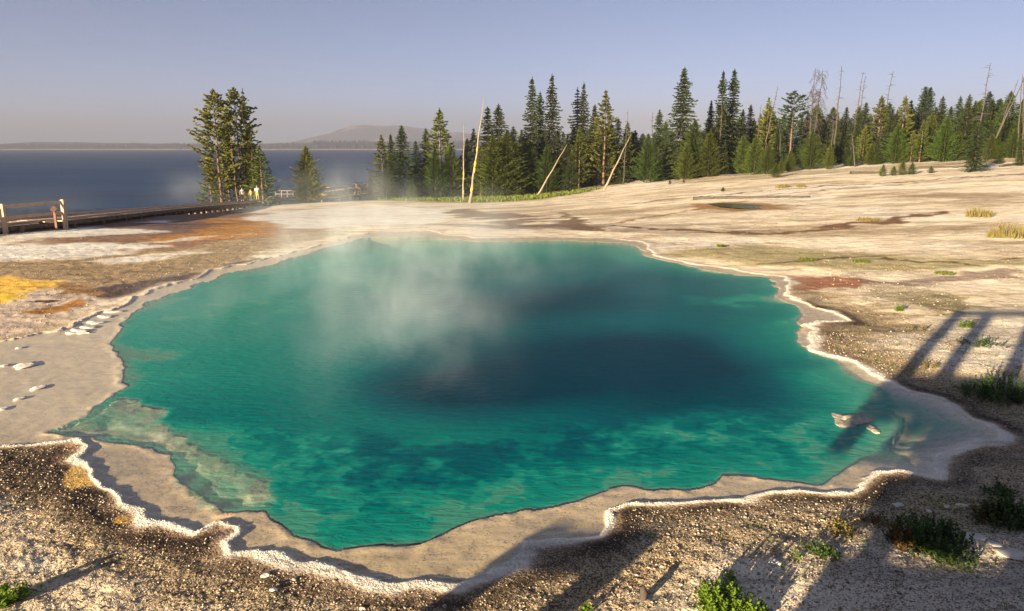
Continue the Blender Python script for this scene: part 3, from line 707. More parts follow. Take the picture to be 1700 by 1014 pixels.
def tree(px, top, r, kind, wf=1.0, var=None, lean=(0, 0), label=None, group=None):
    x, y = atr(px, r); z = zg(x, y)
    ht = ztop(px, top, x, y) - z
    if var is None: var = int(px * 7) % {'spruce': 4, 'narrow': 3, 'ragged': 2, 'pine': 3, 'tallpine': 2, 'topped': 2, 'young': 4, 'blue': 2}[kind]
    cm, tm = proto(kind, var)
    t = empty(NAME[kind], (x, y, z - .05), (px * 1.7) % 6.28)
    s = ht / 10; wf *= 1.33
    t.scale = (s * wf, s * wf, s)
    if lean != (0, 0): t.rotation_euler = (lean[1], lean[0], t.rotation_euler[2]); t.rotation_mode = 'ZYX' if False else 'XYZ'
    for nm, me in (('crown', cm), ('trunk', tm)):
        o = bpy.data.objects.new(nm, me); COL.objects.link(o); o.parent = t
    tag(t, label, 'tree', group); return t, ht
# (px, top row, distance, kind, width factor)
CL = {
 'the lakeside group': [(362, 146, 93, 'tallpine', .74), (397, 143, 95, 'tallpine', .70), (411, 145, 98, 'ragged', .55), (432, 240, 90, 'pine', 1.15), (345, 262, 94, 'pine', 1.1), (376, 205, 97, 'pine', .8), (418, 225, 93, 'pine', 1.0)],
 'the clump left of the pale snags': [(613, 292, 101, 'spruce', 1.2), (634, 222, 98, 'pine', 1.0), (650, 221, 103, 'spruce', .8), (668, 206, 97, 'spruce', 1.1), (691, 232, 101, 'spruce', .9), (708, 211, 103, 'spruce', .8), (731, 178, 98, 'pine', .95), (722, 243, 93, 'young', .8), (748, 240, 94, 'young', 1.0), (683, 295, 92, 'young', .9), (640, 262, 95, 'blue', .8), (765, 258, 100, 'spruce', 1.0)],
 'the clump right of the leaning snag': [(776, 228, 100, 'spruce', .9), (787, 212, 102, 'pine', .9), (810, 176, 99, 'narrow', 1.2), (828, 171, 97, 'spruce', .9), (818, 225, 92, 'young', 1.1), (842, 214, 93, 'young', 1.2), (852, 208, 98, 'spruce', 1.0), (866, 214, 96, 'young', .8), (798, 240, 95, 'pine', .9)],
 'the stand behind the slanting trunks': [(883, 126, 100, 'spruce', .62), (896, 150, 103, 'spruce', .6), (915, 121, 99, 'spruce', .62), (888, 242, 95, 'spruce', 1.0), (908, 238, 93, 'young', .8), (925, 215, 100, 'spruce', .9), (942, 222, 98, 'spruce', 1.0), (957, 143, 104, 'ragged', .7), (967, 135, 103, 'spruce', .55), (962, 208, 97, 'pine', .9), (986, 172, 101, 'spruce', .9), (1003, 148, 97, 'pine', .9), (1025, 195, 98, 'spruce', .9), (1040, 200, 99, 'pine', .8), (1053, 215, 102, 'blue', .8), (1075, 220, 92, 'young', .85), (948, 252, 92, 'spruce', 1.1)],
 'the stand round the tallest spruce': [(1092, 180, 100, 'spruce', .8), (1108, 240, 96, 'young', .9), (1130, 110, 94, 'spruce', .95), (1151, 197, 92, 'young', 1.0), (1140, 235, 90, 'young', 1.0), (1176, 165, 102, 'spruce', .6), (1177, 215, 91, 'young', 1.0), (1193, 116, 97, 'narrow', .75), (1211, 113, 99, 'narrow', .9), (1229, 180, 100, 'spruce', .8), (1241, 172, 103, 'spruce', .8), (1233, 222, 93, 'young', .9), (1202, 235, 92, 'spruce', .9), (1253, 225, 88, 'young', 1.1), (1275, 238, 87, 'young', 1.0), (1163, 235, 93, 'spruce', 1.0)],
 'the wood around the twin dead pines': [(1270, 160, 101, 'pine', .8), (1258, 188, 103, 'spruce', .9), (1290, 200, 99, 'spruce', 1.0), (1311, 149, 97, 'topped', 1.0), (1312, 248, 88, 'young', 1.0), (1335, 183, 103, 'spruce', .8), (1346, 215, 90, 'young', 1.15), (1370, 187, 102, 'ragged', .8), (1377, 238, 88, 'young', .8), (1385, 190, 100, 'spruce', .8), (1398, 176, 101, 'spruce', .9), (1420, 182, 99, 'spruce', .8), (1432, 205, 95, 'pine', 1.0), (1408, 240, 93, 'spruce', 1.1), (1298, 262, 86, 'young', .9)],
 'the right skyline wood': [(1454, 157, 99, 'pine', 1.0), (1474, 180, 96, 'spruce', 1.0), (1493, 157, 98, 'pine', .9), (1503, 164, 101, 'spruce', .8), (1486, 205, 92, 'young', 1.1), (1524, 142, 104, 'blue', .8), (1532, 143, 106, 'blue', .7), (1527, 198, 92, 'pine', 1.0), (1554, 158, 99, 'spruce', .9), (1566, 190, 91, 'young', 1.0), (1582, 158, 101, 'spruce', .9), (1597, 155, 100, 'spruce', .9), (1540, 185, 96, 'young', 1.0), (1608, 165, 102, 'spruce', .8), (1629, 150, 108, 'blue', .8), (1619, 198, 72, 'spruce', 1.15), (1648, 162, 108, 'blue', .8), (1664, 150, 98, 'young', .9), (1685, 163, 101, 'spruce', .9), (1700, 158, 100, 'spruce', .9), (1588, 215, 92, 'young', 1.0), (1640, 205, 95, 'spruce', 1.1), (1680, 210, 93, 'young', 1.0), (1455, 225, 92, 'spruce', 1.2), (1440, 215, 96, 'young', .9), (1512, 215, 92, 'pine', 1.0)]}
def size_word(h): return 'very tall' if h > 13.5 else 'tall' if h > 10 else 'mid height' if h > 6.5 else 'low'
for cl, L in CL.items():
    for i, a in enumerate(sorted(L, key=lambda q: q[0])):
        t, ht = tree(*a, group='conifers of ' + cl)
        t['label'] = f'{size_word(ht)} {LOOK[a[3]]}, {ORD[i]} from left in {cl}'
# second row that closes the wood behind
back = []
for px in list(range(880, 1180, 17)) + list(range(1180, 1800, 13)):
    back.append((px + random.uniform(-5, 5), np.interp(px, [880, 1000, 1200, 1450, 1800], [225, 215, 190, 178, 165]) + random.uniform(-12, 22), random.uniform(106, 122), random.choice(['spruce', 'spruce', 'pine', 'young', 'blue']), random.uniform(.9, 1.2)))
for i, a in enumerate(sorted(back)):
    if i >= len(ORD): break
    t, ht = tree(*a, group='back row conifers of the wood')
    t['label'] = f'{LOOK[a[3]]} of the wood\'s back row, {ORD[i]} from left'
low = []
for px in list(range(1090, 1700, 22)):
    low.append((px + random.uniform(-7, 7), np.interp(px, [1090, 1300, 1700], [262, 250, 225]) + random.uniform(-8, 8), random.uniform(91, 98), 'young' if random.random() < .6 else 'spruce', random.uniform(1.1, 1.5)))
for i, a in enumerate(sorted(low)):
    t, ht = tree(*a, group='low young conifers along the wood edge')
    t['label'] = f'low {LOOK[a[3]]} filling the wood\'s front edge, {ORD[i]} from left'
tree(508, 241, 93, 'cone', .95, 1, label='lone cone shaped green conifer standing by the lakeside boardwalk')

# ---------------------------------------------------------------- dead trees and snags
def snag(p0, p1, r=95, rad=.14, twigs=0, tw=1.0, m=None, label='', down=.1, lichen=False, name='dead_tree', z0=None, fine=False):
    x0, y0 = atr(p0[0], r); z0 = zg(x0, y0) if z0 is None else z0
    x1 = x0 + (p1[0] - p0[0]) / FPX * y0; z1 = ztop(p1[0], p1[1], x0, y0)
    rt = empty(name, (x0, y0, z0 - .1)); m = m or m_grey
    rad *= .72; k = 8; top = Vector((x1 - x0, 0, z1 - z0))
    rn = random.Random(int(p0[0] * 13 + p1[1]))
    pts = [top * (i / k) + Vector((math.sin(i * 2.1 + p0[0]) * .05, 0, 0)) * (top.length / 10) for i in range(k + 1)]
    mb = MB(); mb.tube(pts, [rad * (1.3 if i == 0 else 1) * (1 - .88 * i / k) + .012 for i in range(k + 1)], 8, .05)
    mb.build('trunk', m, rt, True)
    if twigs:
        tb = MB(); few = twigs <= 10
        for i in range(twigs):
            f = rn.uniform(.2, .99); a = rn.uniform(0, 6.28); L = rn.uniform(.5, 1.0) * tw * (1.15 - f * .75)
            b = top * f; e1 = b + Vector((math.cos(a) * L * .6, math.sin(a) * L * .6, rn.uniform(-.1, .25) * L)); e2_ = b + Vector((math.cos(a) * L, math.sin(a) * L, -down * L + rn.uniform(-.2, .2) * L))
            tb.tube([b, e1, e2_], [.03, .018, .007], 3)
            if fine:
                for q in range(5):
                    c = e1.lerp(e2_, rn.random()); tb.tube([c, c + Vector((rn.uniform(-.3, .3), rn.uniform(-.3, .3), -rn.uniform(.15, .5)))], [.012, .005], 3)
            if few: tb.build('branch', m, rt); tb = MB()
        if not few: tb.build('branches', m, rt)
    if lichen:
        lb = MB()
        for f in (.12, .3, .36, .5):
            lb.tube([top * f, top * (f + .02), top * (f + .045)], [rad * (1.02 - .88 * f) * 1.12] * 3, 8, .12)
        lb.build('lichen', m_lichen, rt)
    tag(rt, label, 'dead tree', 'bare dead trees'); return rt
snag((768, 340), (771, 205), 80, .13, 12, .9, m_pale, 'upright pale snag with yellow lichen left of the tall leaning one', lichen=True)
snag((779, 344), (804, 160), 76, .19, 0, 1, m_pale, 'tallest pale leaning snag with orange base, in front of the dense clump', lichen=True)
snag((891, 331), (940, 238), 84, .16, 4, .5, m_pale, 'slanting pale trunk leaning right at the foot of the twin spruces')
snag((1004, 318), (1045, 222), 86, .17, 4, .5, m_pale, 'slanting pale trunk leaning right beside the young pine')
snag((1036, 305), (1040, 180), 95, .08, 20, .8, None, 'thin grey dead tree right of the second slanting trunk')
snag((1084, 285), (1080, 185), 100, .09, 26, .9, None, 'grey dead tree left of the tallest spruce')
snag((1168, 270), (1180, 205), 98, .08, 8, .6, None, 'thin grey snag leaning right of the tallest spruce')
snag((1196, 262), (1193, 150), 93, .09, 10, .5, None, 'straight grey pole in front of the narrow twin spruces')
snag((1254, 250), (1257, 172), 92, .08, 14, .6, None, 'thin grey snag left of the crooked dead tree')
snag((1262, 248), (1282, 142), 91, .13, 22, .8, None, 'crooked grey dead tree leaning right above young pines')
snag((1297, 250), (1291, 205), 94, .09, 4, .4, None, 'short grey snag left of the bare trunked pine')
snag((1342, 265), (1341, 111), 98, .13, 90, 1.7, None, 'left of the twin dead pines full of drooping fine twigs', .5, fine=True)
snag((1345, 265), (1354, 114), 98, .12, 90, 1.7, None, 'right of the twin dead pines full of drooping fine twigs', .5, fine=True)
snag((1383, 258), (1384, 108), 97, .14, 46, 1.1, mat('charred_wood', (.07, .06, .055), .9, .1, .3, 7), 'tall dark charred pole with short twigs', .3)
snag((1378, 262), (1379, 200), 94, .08, 6, .5, None, 'short pale snag at the foot of the charred pole')
snag((1410, 235), (1419, 118), 99, .11, 34, 1.0, None, 'left one of two slim bare dead trees leaning right', .2)
snag((1417, 235), (1423, 124), 100, .10, 34, 1.0, None, 'right one of two slim bare dead trees leaning right', .2)
snag((1455, 225), (1467, 117), 99, .12, 26, 1.5, None, 'bare dead tree with upturned twigs above the olive pine', -.1)
snag((1619, 230), (1623, 103), 97, .13, 34, 1.6, None, 'tall bare dead tree with spread twigs on the right skyline', .05)
snag((1636, 222), (1688, 106), 92, .12, 8, .5, None, 'long dead trunk leaning right against the skyline', .1)
snag((1640, 225), (1672, 130), 93, .09, 6, .5, None, 'shorter dead trunk leaning beside the long one')
snag((1688, 235), (1678, 122), 93, .11, 8, .6, None, 'dead pole leaning left in the crossed pair at the right edge')
snag((1698, 235), (1681, 126), 94, .11, 10, .6, None, 'dead pole at the right edge leaning left behind the other')
snag((1421, 262), (1411, 220), 90, .09, 5, .5, None, 'bent grey snag among the young pines right of the charred pole')
snag((389, 330), (385, 215), 92, .10, 16, .7, m_barkr, 'bare brown trunk inside the lakeside group')
snag((440, 333), (437, 285), 88, .06, 10, .6, m_grey, 'small bare grey sapling at the right foot of the lakeside group')

# ---------------------------------------------------------------- boardwalks
DZ = 2.03
m_deck = mat('deck_planks', (.58, .44, .33), .85, .2, .3, 3, .5)
m_rail = mat('rail_timber', (.50, .37, .27), .8, .2, .2, 4, .4)
m_dark = mat('old_timber', (.20, .15, .11), .85, .2, .3, 5, .5)
def seg_pts(P, step):
    out_ = []
    for a, b in zip(P[:-1], P[1:]):
        a = Vector(a); b = Vector(b); n = max(1, int((b - a).length / step))
        for i in range(n): out_.append(a.lerp(b, i / n))
    out_.append(Vector(P[-1])); return out_
def boardwalk(name, P, width, label, kerb=(True, True), rails=(), post_step=2.4, rail_h=1.05, rails_n=(1.0, .55), sup_step=2.4, plank=.30, rail_m=None, ground=True, sup_w=.15, cat='boardwalk', sideboards=True, post_w=.14):
    """P: deck surface centre line; rails: list of (side, first, last) in metres along it"""
    rt = empty(name, tuple(P[0])); o0 = Vector(P[0]); rail_m = rail_m or m_rail
    pts = seg_pts(P, plank)
    def off(i, s):
        d = (pts[min(i + 1, len(pts) - 1)] - pts[max(i - 1, 0)]); d.z = 0; d.normalize()
        return Vector((-d.y, d.x, 0)) * s
    mb = MB()
    for i in range(len(pts) - 1):
        a, b = pts[i], pts[i + 1]; m_ = (a + b) / 2; L = (b - a).length * .93
        s = off(i, width / 2 + random.uniform(-.015, .015)); m_.z += random.uniform(-.006, .006)
        mb.bar(m_ - s - o0, m_ + s - o0, L, .05)
    mb.build('deck', m_deck, rt)
    L_ = np.cumsum([0] + [(pts[i + 1] - pts[i]).length for i in range(len(pts) - 1)])
    for side in (-1, 1):
        if sideboards:
            mb = MB()
            for i in range(0, len(pts) - 1, 8):
                j = min(i + 8, len(pts) - 1)
                mb.bar(pts[i] + off(i, side * (width / 2 - .12)) - o0 - Vector((0, 0, .13)), pts[j] + off(j, side * (width / 2 - .12)) - o0 - Vector((0, 0, .13)), .07, .18)
            mb.build('beam', m_dark, rt)
        if kerb[0 if side < 0 else 1]:
            mb = MB()
            for i in range(0, len(pts) - 1, 8):
                j = min(i + 8, len(pts) - 1)
                mb.bar(pts[i] + off(i, side * (width / 2 - .06)) - o0 + Vector((0, 0, .09)), pts[j] + off(j, side * (width / 2 - .06)) - o0 + Vector((0, 0, .09)), .10, .10)
            mb.build('kerb', rail_m, rt)
    if ground:
        d = .6 if DZ is None or P[0][2] != DZ else 1.5; k = 0
        if sup_step < 3:
            mb = MB()
            for i in range(0, len(pts) - 1, 8):
                j = min(i + 8, len(pts) - 1)
                mb.bar(pts[i] - o0 - Vector((0, 0, .30)), pts[j] - o0 - Vector((0, 0, .30)), .2, .5)
            mb.build('gap_shade', m_dark, rt)  # dark bar added to stand for the shade under the deck
        while d < L_[-1] and k < 90:
            i = int(np.searchsorted(L_, d)) - 1
            for side in (-1, 1):
                q = pts[i] + off(i, side * (width / 2 - .22)); gz = zg(q.x, q.y)
                if q.z - gz > .12:
                    mb = MB(); mb.bar((q.x - o0.x, q.y - o0.y, gz - o0.z - .1), (q.x - o0.x, q.y - o0.y, q.z - o0.z - .04), sup_w, sup_w, (0, 1, 0)); mb.build('support', m_dark, rt); k += 1
            d += sup_step
    for side, f, t in rails:
        d = f; prev = None
        while d <= t + .01:
            i = min(int(np.searchsorted(L_, d)), len(pts) - 1)
            q = pts[i] + off(i, side * (width / 2 + .04)) - o0
            mb = MB(); mb.bar(q + Vector((0, 0, -.45)), q + Vector((0, 0, rail_h)), post_w, post_w, (0, 1, 0)); mb.bar(q + Vector((0, 0, rail_h)), q + Vector((0, 0, rail_h + .02)), .11, .11, (0, 1, 0))
            mb.build('post', rail_m, rt)
            if prev is not None:
                for hh in rails_n:
                    mb = MB(); mb.bar(prev + Vector((0, 0, hh - .06)), q + Vector((0, 0, hh - .06)), .05, .14); mb.build('rail', rail_m, rt)
            prev = q; d += post_step
    tag(rt, label, cat); return rt
def pz(px, py, y):
    """point in the direction of a pixel at forward distance y"""
    dx, dy, dz = ray(px, py); return Vector((dx / dy * y, y, H + dz / dy * y))
# left boardwalk: front edge traced, centre 1.1 m behind it
fe = [(-330, 400, 27), (-120, 387, 31), (0, 377, 33), (56, 371.5, 33.8), (94, 368, 34.6), (130, 363.5, 36.5), (183, 358, 39.5), (235, 352.5, 44), (294, 346.5, 52), (353, 341, 65), (400, 337.2, 81), (432, 334.5, 90), (470, 332, 95)]
fp = [pz(*q) for q in fe]; cp = []
for i, p in enumerate(fp):
    d = fp[min(i + 1, len(fp) - 1)] - fp[max(i - 1, 0)]; d.z = 0; d.normalize(); cp.append(p + Vector((-d.y, d.x, 0)) * 1.1)
_L = np.cumsum([0] + [(cp[i + 1] - cp[i]).length for i in range(len(cp) - 1)])
i60 = _L[3] ; 
boardwalk('boardwalk', cp, 2.2, 'long low plank boardwalk curving from the left edge to the lakeside trees', rails=[(-1, i60 + .35 - 1.45 * 6, i60 + .45)], post_step=1.45, rail_h=1.0, rails_n=(.95, .45), sup_step=2.6, post_w=.16, rail_m=mat('new_timber', (.50, .36, .26), .8, .2, .15, 4, .4))
fe2 = [(520, 329.5, 96), (560, 327.2, 98), (600, 323.0, 101), (640, 319, 106)]
fp2 = [pz(*q) + Vector((0, 1.1, 0)) for q in [(455, 331.8, 94.5)] + fe2]
boardwalk('boardwalk', fp2, 2.2, 'far stretch of boardwalk with rails climbing right past the lone cone tree', rails=[(1, 5.0, 20)], rail_h=1.2, sup_step=3, rails_n=(1.15, .6), rail_m=m_dark)
pB = [pz(458, 328, 101), pz(487, 328, 101)]
rl = empty('wooden_railing', tuple(pB[0]))
for k in range(4):
    q = pB[0].lerp(pB[1], k / 3) - pB[0]; mb = MB(); mb.bar(q, q + Vector((0, 0, 1.0)), .10, .10, (0, 1, 0)); mb.build('post', m_dark, rl)
for hh in (.95, .5):
    mb = MB(); mb.bar(Vector((0, 0, hh)), pB[1] - pB[0] + Vector((0, 0, hh)), .06, .10); mb.build('rail', m_dark, rl)
tag(rl, 'short dark railing at the lakeside overlook between lakeside group and cone tree', 'railing')
mb_pts = [pz(530, 322, 104), pz(560, 317, 104.5), pz(590, 312.5, 105), pz(622, 308, 107)]
mb_pts = [Vector((p.x, p.y, p.z)) for p in mb_pts]
boardwalk('boardwalk', mb_pts, 2.0, 'railed ramp of boardwalk behind the walking visitors beside the lake', rails=[(-1, 0, 12)], rail_h=.85, rails_n=(.85,), post_step=1.9, rail_m=m_dark)
# the raised walk the photographer stands on: it shades the bank at the lower right
walk = [(-2.8, -.82, DZ), (-1.2, -.86, DZ), (3.0, -1.15, DZ), (12, -2.4, DZ)]
bwk = boardwalk('boardwalk', walk, 2.1, 'raised plank boardwalk the photograph is taken from', rails=[(1, 0.05, 14)], post_step=.9, rail_h=1.12, rails_n=(1.12, .16), post_w=.17, sup_step=3.2, sup_w=.16)
mb = MB()
for k in range(6):      # unseen boards under the deck, added to shade the bank with light slits between
    zz = .28 + k * .275
    mb.bar(Vector((-1.75, .08, zz)) - Vector(walk[0]), Vector((12, -1.85, zz)) - Vector(walk[0]), .04, .215)
mb.build('shade_skirting', m_deck, bwk)

fpt = [(-4.35, .30), (-3.45, .28)]
fc = empty('shadow_fence', (fpt[0][0], fpt[0][1], 0))  # unseen fence added to throw post shadows over the near bank and shelf
for k, (x, y) in enumerate(fpt):
    mb = MB(); q = Vector((x - fpt[0][0], y - fpt[0][1], 0)); mb.bar(q + Vector((0, 0, -.2)), q + Vector((0, 0, 1.22)), .17, .17, (0, 1, 0)); mb.build('post', m_rail, fc)
for hh in (1.12, .7):
    mb = MB(); mb.bar(Vector((-.1, .1, hh)), Vector((fpt[1][0] - fpt[0][0], .08, hh)), .05, .14); mb.build('rail', m_rail, fc)
tag(fc, 'unseen short fence added beside the raised boardwalk to cast shadow bands', 'fence')
# short brown post with a sign head beside the left boardwalk
s0 = pz(93, 371.5, 34.0)
sp = empty('trail_marker', tuple(s0)); mb = MB(); mb.bar((0, 0, -.3), (0, 0, .78), .10, .06, (0, 1, 0)); mb.build('post', mat('marker_brown', (.16, .08, .05), .7, .3, .2, 6), sp)
mb = MB(); mb.bar((-.07, -.05, .60), (.07, .02, .80), .22, .20, (0, 0, 1)); mb.build('sign_head', mat('marker_brown', (0, 0, 0)), sp); tag(sp, 'short brown marker post with a small angled head by the left boardwalk', 'marker post')

# ---------------------------------------------------------------- visitors
def person(px, foot, y, hpx, facing, label, top, legs, hair=(.03, .02, .015), bag=None, skin=(.55, .33, .22), stride=.15, arms=.2, longhair=False, shorts=False, sitz=None):
    base = pz(px, foot, y); h = hpx / FPX * y
    rt = empty('person', tuple(base), facing); s = h / 1.75
    def skinmesh(name, J, E_, m, parent, sub=1):
        me = bpy.data.meshes.new(name); me.from_pydata([tuple(Vector(j[:3]) * s) for j in J], E_, []); me.materials.append(m)
        o = bpy.data.objects.new(name, me); COL.objects.link(o); o.parent = parent
        md = o.modifiers.new('skin', 'SKIN'); md.use_smooth_shade = True
        for i, v in enumerate(me.skin_vertices[0].data):
            r_ = J[i][3] * s; v.radius = (r_, (J[i][4] if len(J[i]) > 4 else J[i][3]) * s); v.use_root = (i == 0)
        sb = o.modifiers.new('sub', 'SUBSURF'); sb.levels = sub; sb.render_levels = sub
        return o
    ms = mat('skin_%d' % int(skin[0] * 100), skin, .6, .3, .05, 5); mt = mat('shirt_%s' % label[:18], top, .85, .1, .1, 5); ml = mat('trousers_%s' % label[:18], legs, .85, .1, .1, 5)
    S_ = stride
    J = [(0, 0, .95, .13, .10), (0, 0, 1.15, .125, .09), (0, 0, 1.38, .13, .09), (0, 0, 1.50, .05), (0, .01, 1.60, .075, .085), (0, .01, 1.70, .06, .07),
         (.09, 0, .88, .085), (.10, S_, .50, .06), (.10, S_ * .7 - .0, .09, .038), (.10, S_ * .7 + .16, .03, .032),
         (-.09, 0, .88, .085), (-.10, -S_ * .4, .50, .06), (-.10, -S_ * 1.3, .09, .038), (-.10, -S_ * 1.3 + .16, .03, .032),
         (.19, 0, 1.40, .05), (.25, arms * .3, 1.13, .038), (.23, arms, .92, .026), (.23, arms + .05, .84, .030),
         (-.19, 0, 1.40, .05), (-.25, -arms * .3, 1.13, .038), (-.23, arms * .6, .92, .026), (-.23, arms * .6 + .04, .84, .030),
         (0, .10, 1.605, .012)]
    E_ = [(0, 1), (1, 2), (2, 3), (3, 4), (4, 5), (0, 6), (6, 7), (7, 8), (8, 9), (0, 10), (10, 11), (11, 12), (12, 13), (2, 14), (14, 15), (15, 16), (16, 17), (2, 18), (18, 19), (19, 20), (20, 21), (4, 22)]
    for hnd in (17, 21):
        x_, y_, z_ = J[hnd][:3]
        for q, (dx, L) in enumerate(((-.02, .07), (-.007, .08), (.007, .075), (.02, .06))):
            J.append((x_ + dx * .5, y_ + dx + .01, z_ - L, .008)); E_.append((hnd, len(J) - 1))
        J.append((x_ * .85, y_ + .04, z_ - .02, .010)); E_.append((hnd, len(J) - 1))
    skinmesh('body', J, E_, ms, rt)
    Js = [(0, 0, .92, .16, .125), (0, 0, 1.15, .15, .115), (0, 0, 1.40, .15, .11), (.19, 0, 1.41, .07), (.25, arms * .3, 1.14, .052), (-.19, 0, 1.41, .07), (-.25, -arms * .3, 1.14, .052)]
    skinmesh('shirt', Js, [(0, 1), (1, 2), (2, 3), (3, 4), (2, 5), (5, 6)], mt, rt)
    k = .50 if shorts else .12
    f = (k - .09) / .41
    Jl = [(0, 0, .96, .15, .115), (.09, 0, .86, .105), (.10, S_, .50, .078), (-.09, 0, .86, .105), (-.10, -S_ * .4, .50, .078)]
    El = [(0, 1), (1, 2), (0, 3), (3, 4)]
    if not shorts: Jl += [(.10, S_ * .7, .12, .055), (-.10, -S_ * 1.3, .12, .055)]; El += [(2, 5), (4, 6)]
    skinmesh('trousers', Jl, El, ml, rt)
    mb = MB(); mb.lump((0, -.02 * s, 1.69 * s), .10 * s, 3, (.9, 1.0, .8), 2, .08)
    if longhair: mb.lump((0, -.07 * s, 1.55 * s), .085 * s, 4, (.9, .6, 1.4), 2, .08)
    mb.build('hair', mat('hair_%d' % int(hair[0] * 100), hair, .6, .3, .2, 9), rt, True)
    if bag:
        mb = MB(); mb.lump((0, -.20 * s, 1.22 * s), .17 * s, 5, (.85, .6, 1.2), 2, .08); b_ = mb.build('backpack', mat('bag_%s' % label[:18], bag, .8, .2, .1, 5), None, True)
        b_.location = base; b_.rotation_euler = (0, 0, facing); tag(b_, 'backpack worn by the ' + label.replace('visitor ', 'visitor '), 'backpack')
    tag(rt, label, 'person', 'visitors on the boardwalks')
person(403, 333.5, 80, 22, R(190), 'dark haired visitor in grey top and black trousers standing left of the orange shirt', (.22, .25, .30), (.02, .02, .025), longhair=True, stride=.04)
person(417, 332.8, 81.5, 19, R(150), 'visitor in an orange shirt between the dark clad visitor and the white shirt', (.75, .27, .03), (.10, .10, .12), hair=(.10, .05, .02), stride=.05)
person(428, 332.5, 82.5, 24, R(20), 'tall visitor in a white shirt with yellow green waist beside the orange shirt', (.75, .75, .75), (.42, .55, .05), hair=(.35, .16, .06), shorts=True, stride=.05)
person(592, 323.5, 99, 21, R(-70), 'dark haired walker in a tan top and dark shorts heading right', (.55, .42, .34), (.05, .05, .07), shorts=True, stride=.26, arms=.3)
person(600, 322.5, 100, 18, R(100), 'stooping visitor in a dark blue shirt behind the tan walker', (.05, .07, .12), (.30, .22, .17), stride=.1)
person(612, 320.5, 102, 17, R(180), 'visitor in a beige shirt farthest right on the far boardwalk', (.60, .45, .33), (.40, .30, .22), hair=(.12, .07, .03), stride=.05)

# ---------------------------------------------------------------- logs
def log(a, b, r0, r1, m, label, dist=None):
    A = Vector((*at(*a), 0)); B = Vector((*at(*b), 0)) if dist is None else Vector((*at(*b), 0))
    A.z = zg(A.x, A.y) + r0 * .7; B.z = zg(B.x, B.y) + r1 * .7
    k = 12; mb = MB(); pts = [A.lerp(B, i / k) for i in range(k + 1)]
    for i, p_ in enumerate(pts): p_.z = max(p_.z, zg(p_.x, p_.y) + r0 * .55)
    c = pts[0].copy(); mb.tube([p_ - c for p_ in pts], [r0 + (r1 - r0) * i / k for i in range(k + 1)], 9, .08)
    o = mb.build('fallen_log', m, None, True); o.location = c; tag(o, label, 'log', 'fallen logs'); return o
log((1151, 331), (1345, 327), .13, .05, m_grey, 'long grey fallen log lying on the slope above the small pool')
log((1412, 288), (1462, 288), .14, .10, m_grey, 'grey log lying left of the low shrubs')
log((1512, 281), (1614, 277), .13, .09, m_grey, 'grey log running left from the foot of the dark tree at the right')
log((1165, 293), (1242, 290), .14, .08, m_grey, 'grey log lying at the foot of the young pines')
log((398, 343), (412, 342), .22, .18, m_pale, 'short pale log end beside the left boardwalk')
log((1660, 277), (1700, 272), .12, .08, m_grey, 'grey log at the right edge beside the seedlings')

# ---------------------------------------------------------------- small second pool
ps = [at(*q) for q in [(1172, 341), (1200, 338.5), (1250, 337.5), (1290, 339.5), (1300, 343), (1270, 346), (1220, 346.5), (1185, 344.5)]]
cx = np.mean([q[0] for q in ps]); cy = np.mean([q[1] for q in ps]); cz = zg(cx, cy) + .05
o = new_mesh('puddle_water', [(q[0], q[1], cz) for q in ps], [list(range(len(ps)))], mat('puddle', (.13, .13, .06), .15, .4, .2, 1)); tag(o, 'small dark green puddle on the slope', kind='structure')

# ---------------------------------------------------------------- crust knobs, stones and gravel
m_crust = mat('white_crust', (.84, .78, .68), .85, .2, .12, 12, .5)
mb = MB(); rn = random.Random(5)
Pn = RIMW; acc = 0
m_knobs = 0
segs = [(Pn[i], Pn[i + 1]) for i in range(len(Pn) - 1)]
for a, b in segs:
    L = math.hypot(b[0] - a[0], b[1] - a[1]); mid = ((a[0] + b[0]) / 2, (a[1] + b[1]) / 2); rr_ = math.hypot(*mid)
    if rr_ > 22: continue
    n_ = int(L / (.045 if rr_ < 10 else .09))
    for k in range(n_):
        t = rn.random(); x = a[0] + (b[0] - a[0]) * t; y = a[1] + (b[1] - a[1]) * t
        m_knobs += 1
KX = []; 
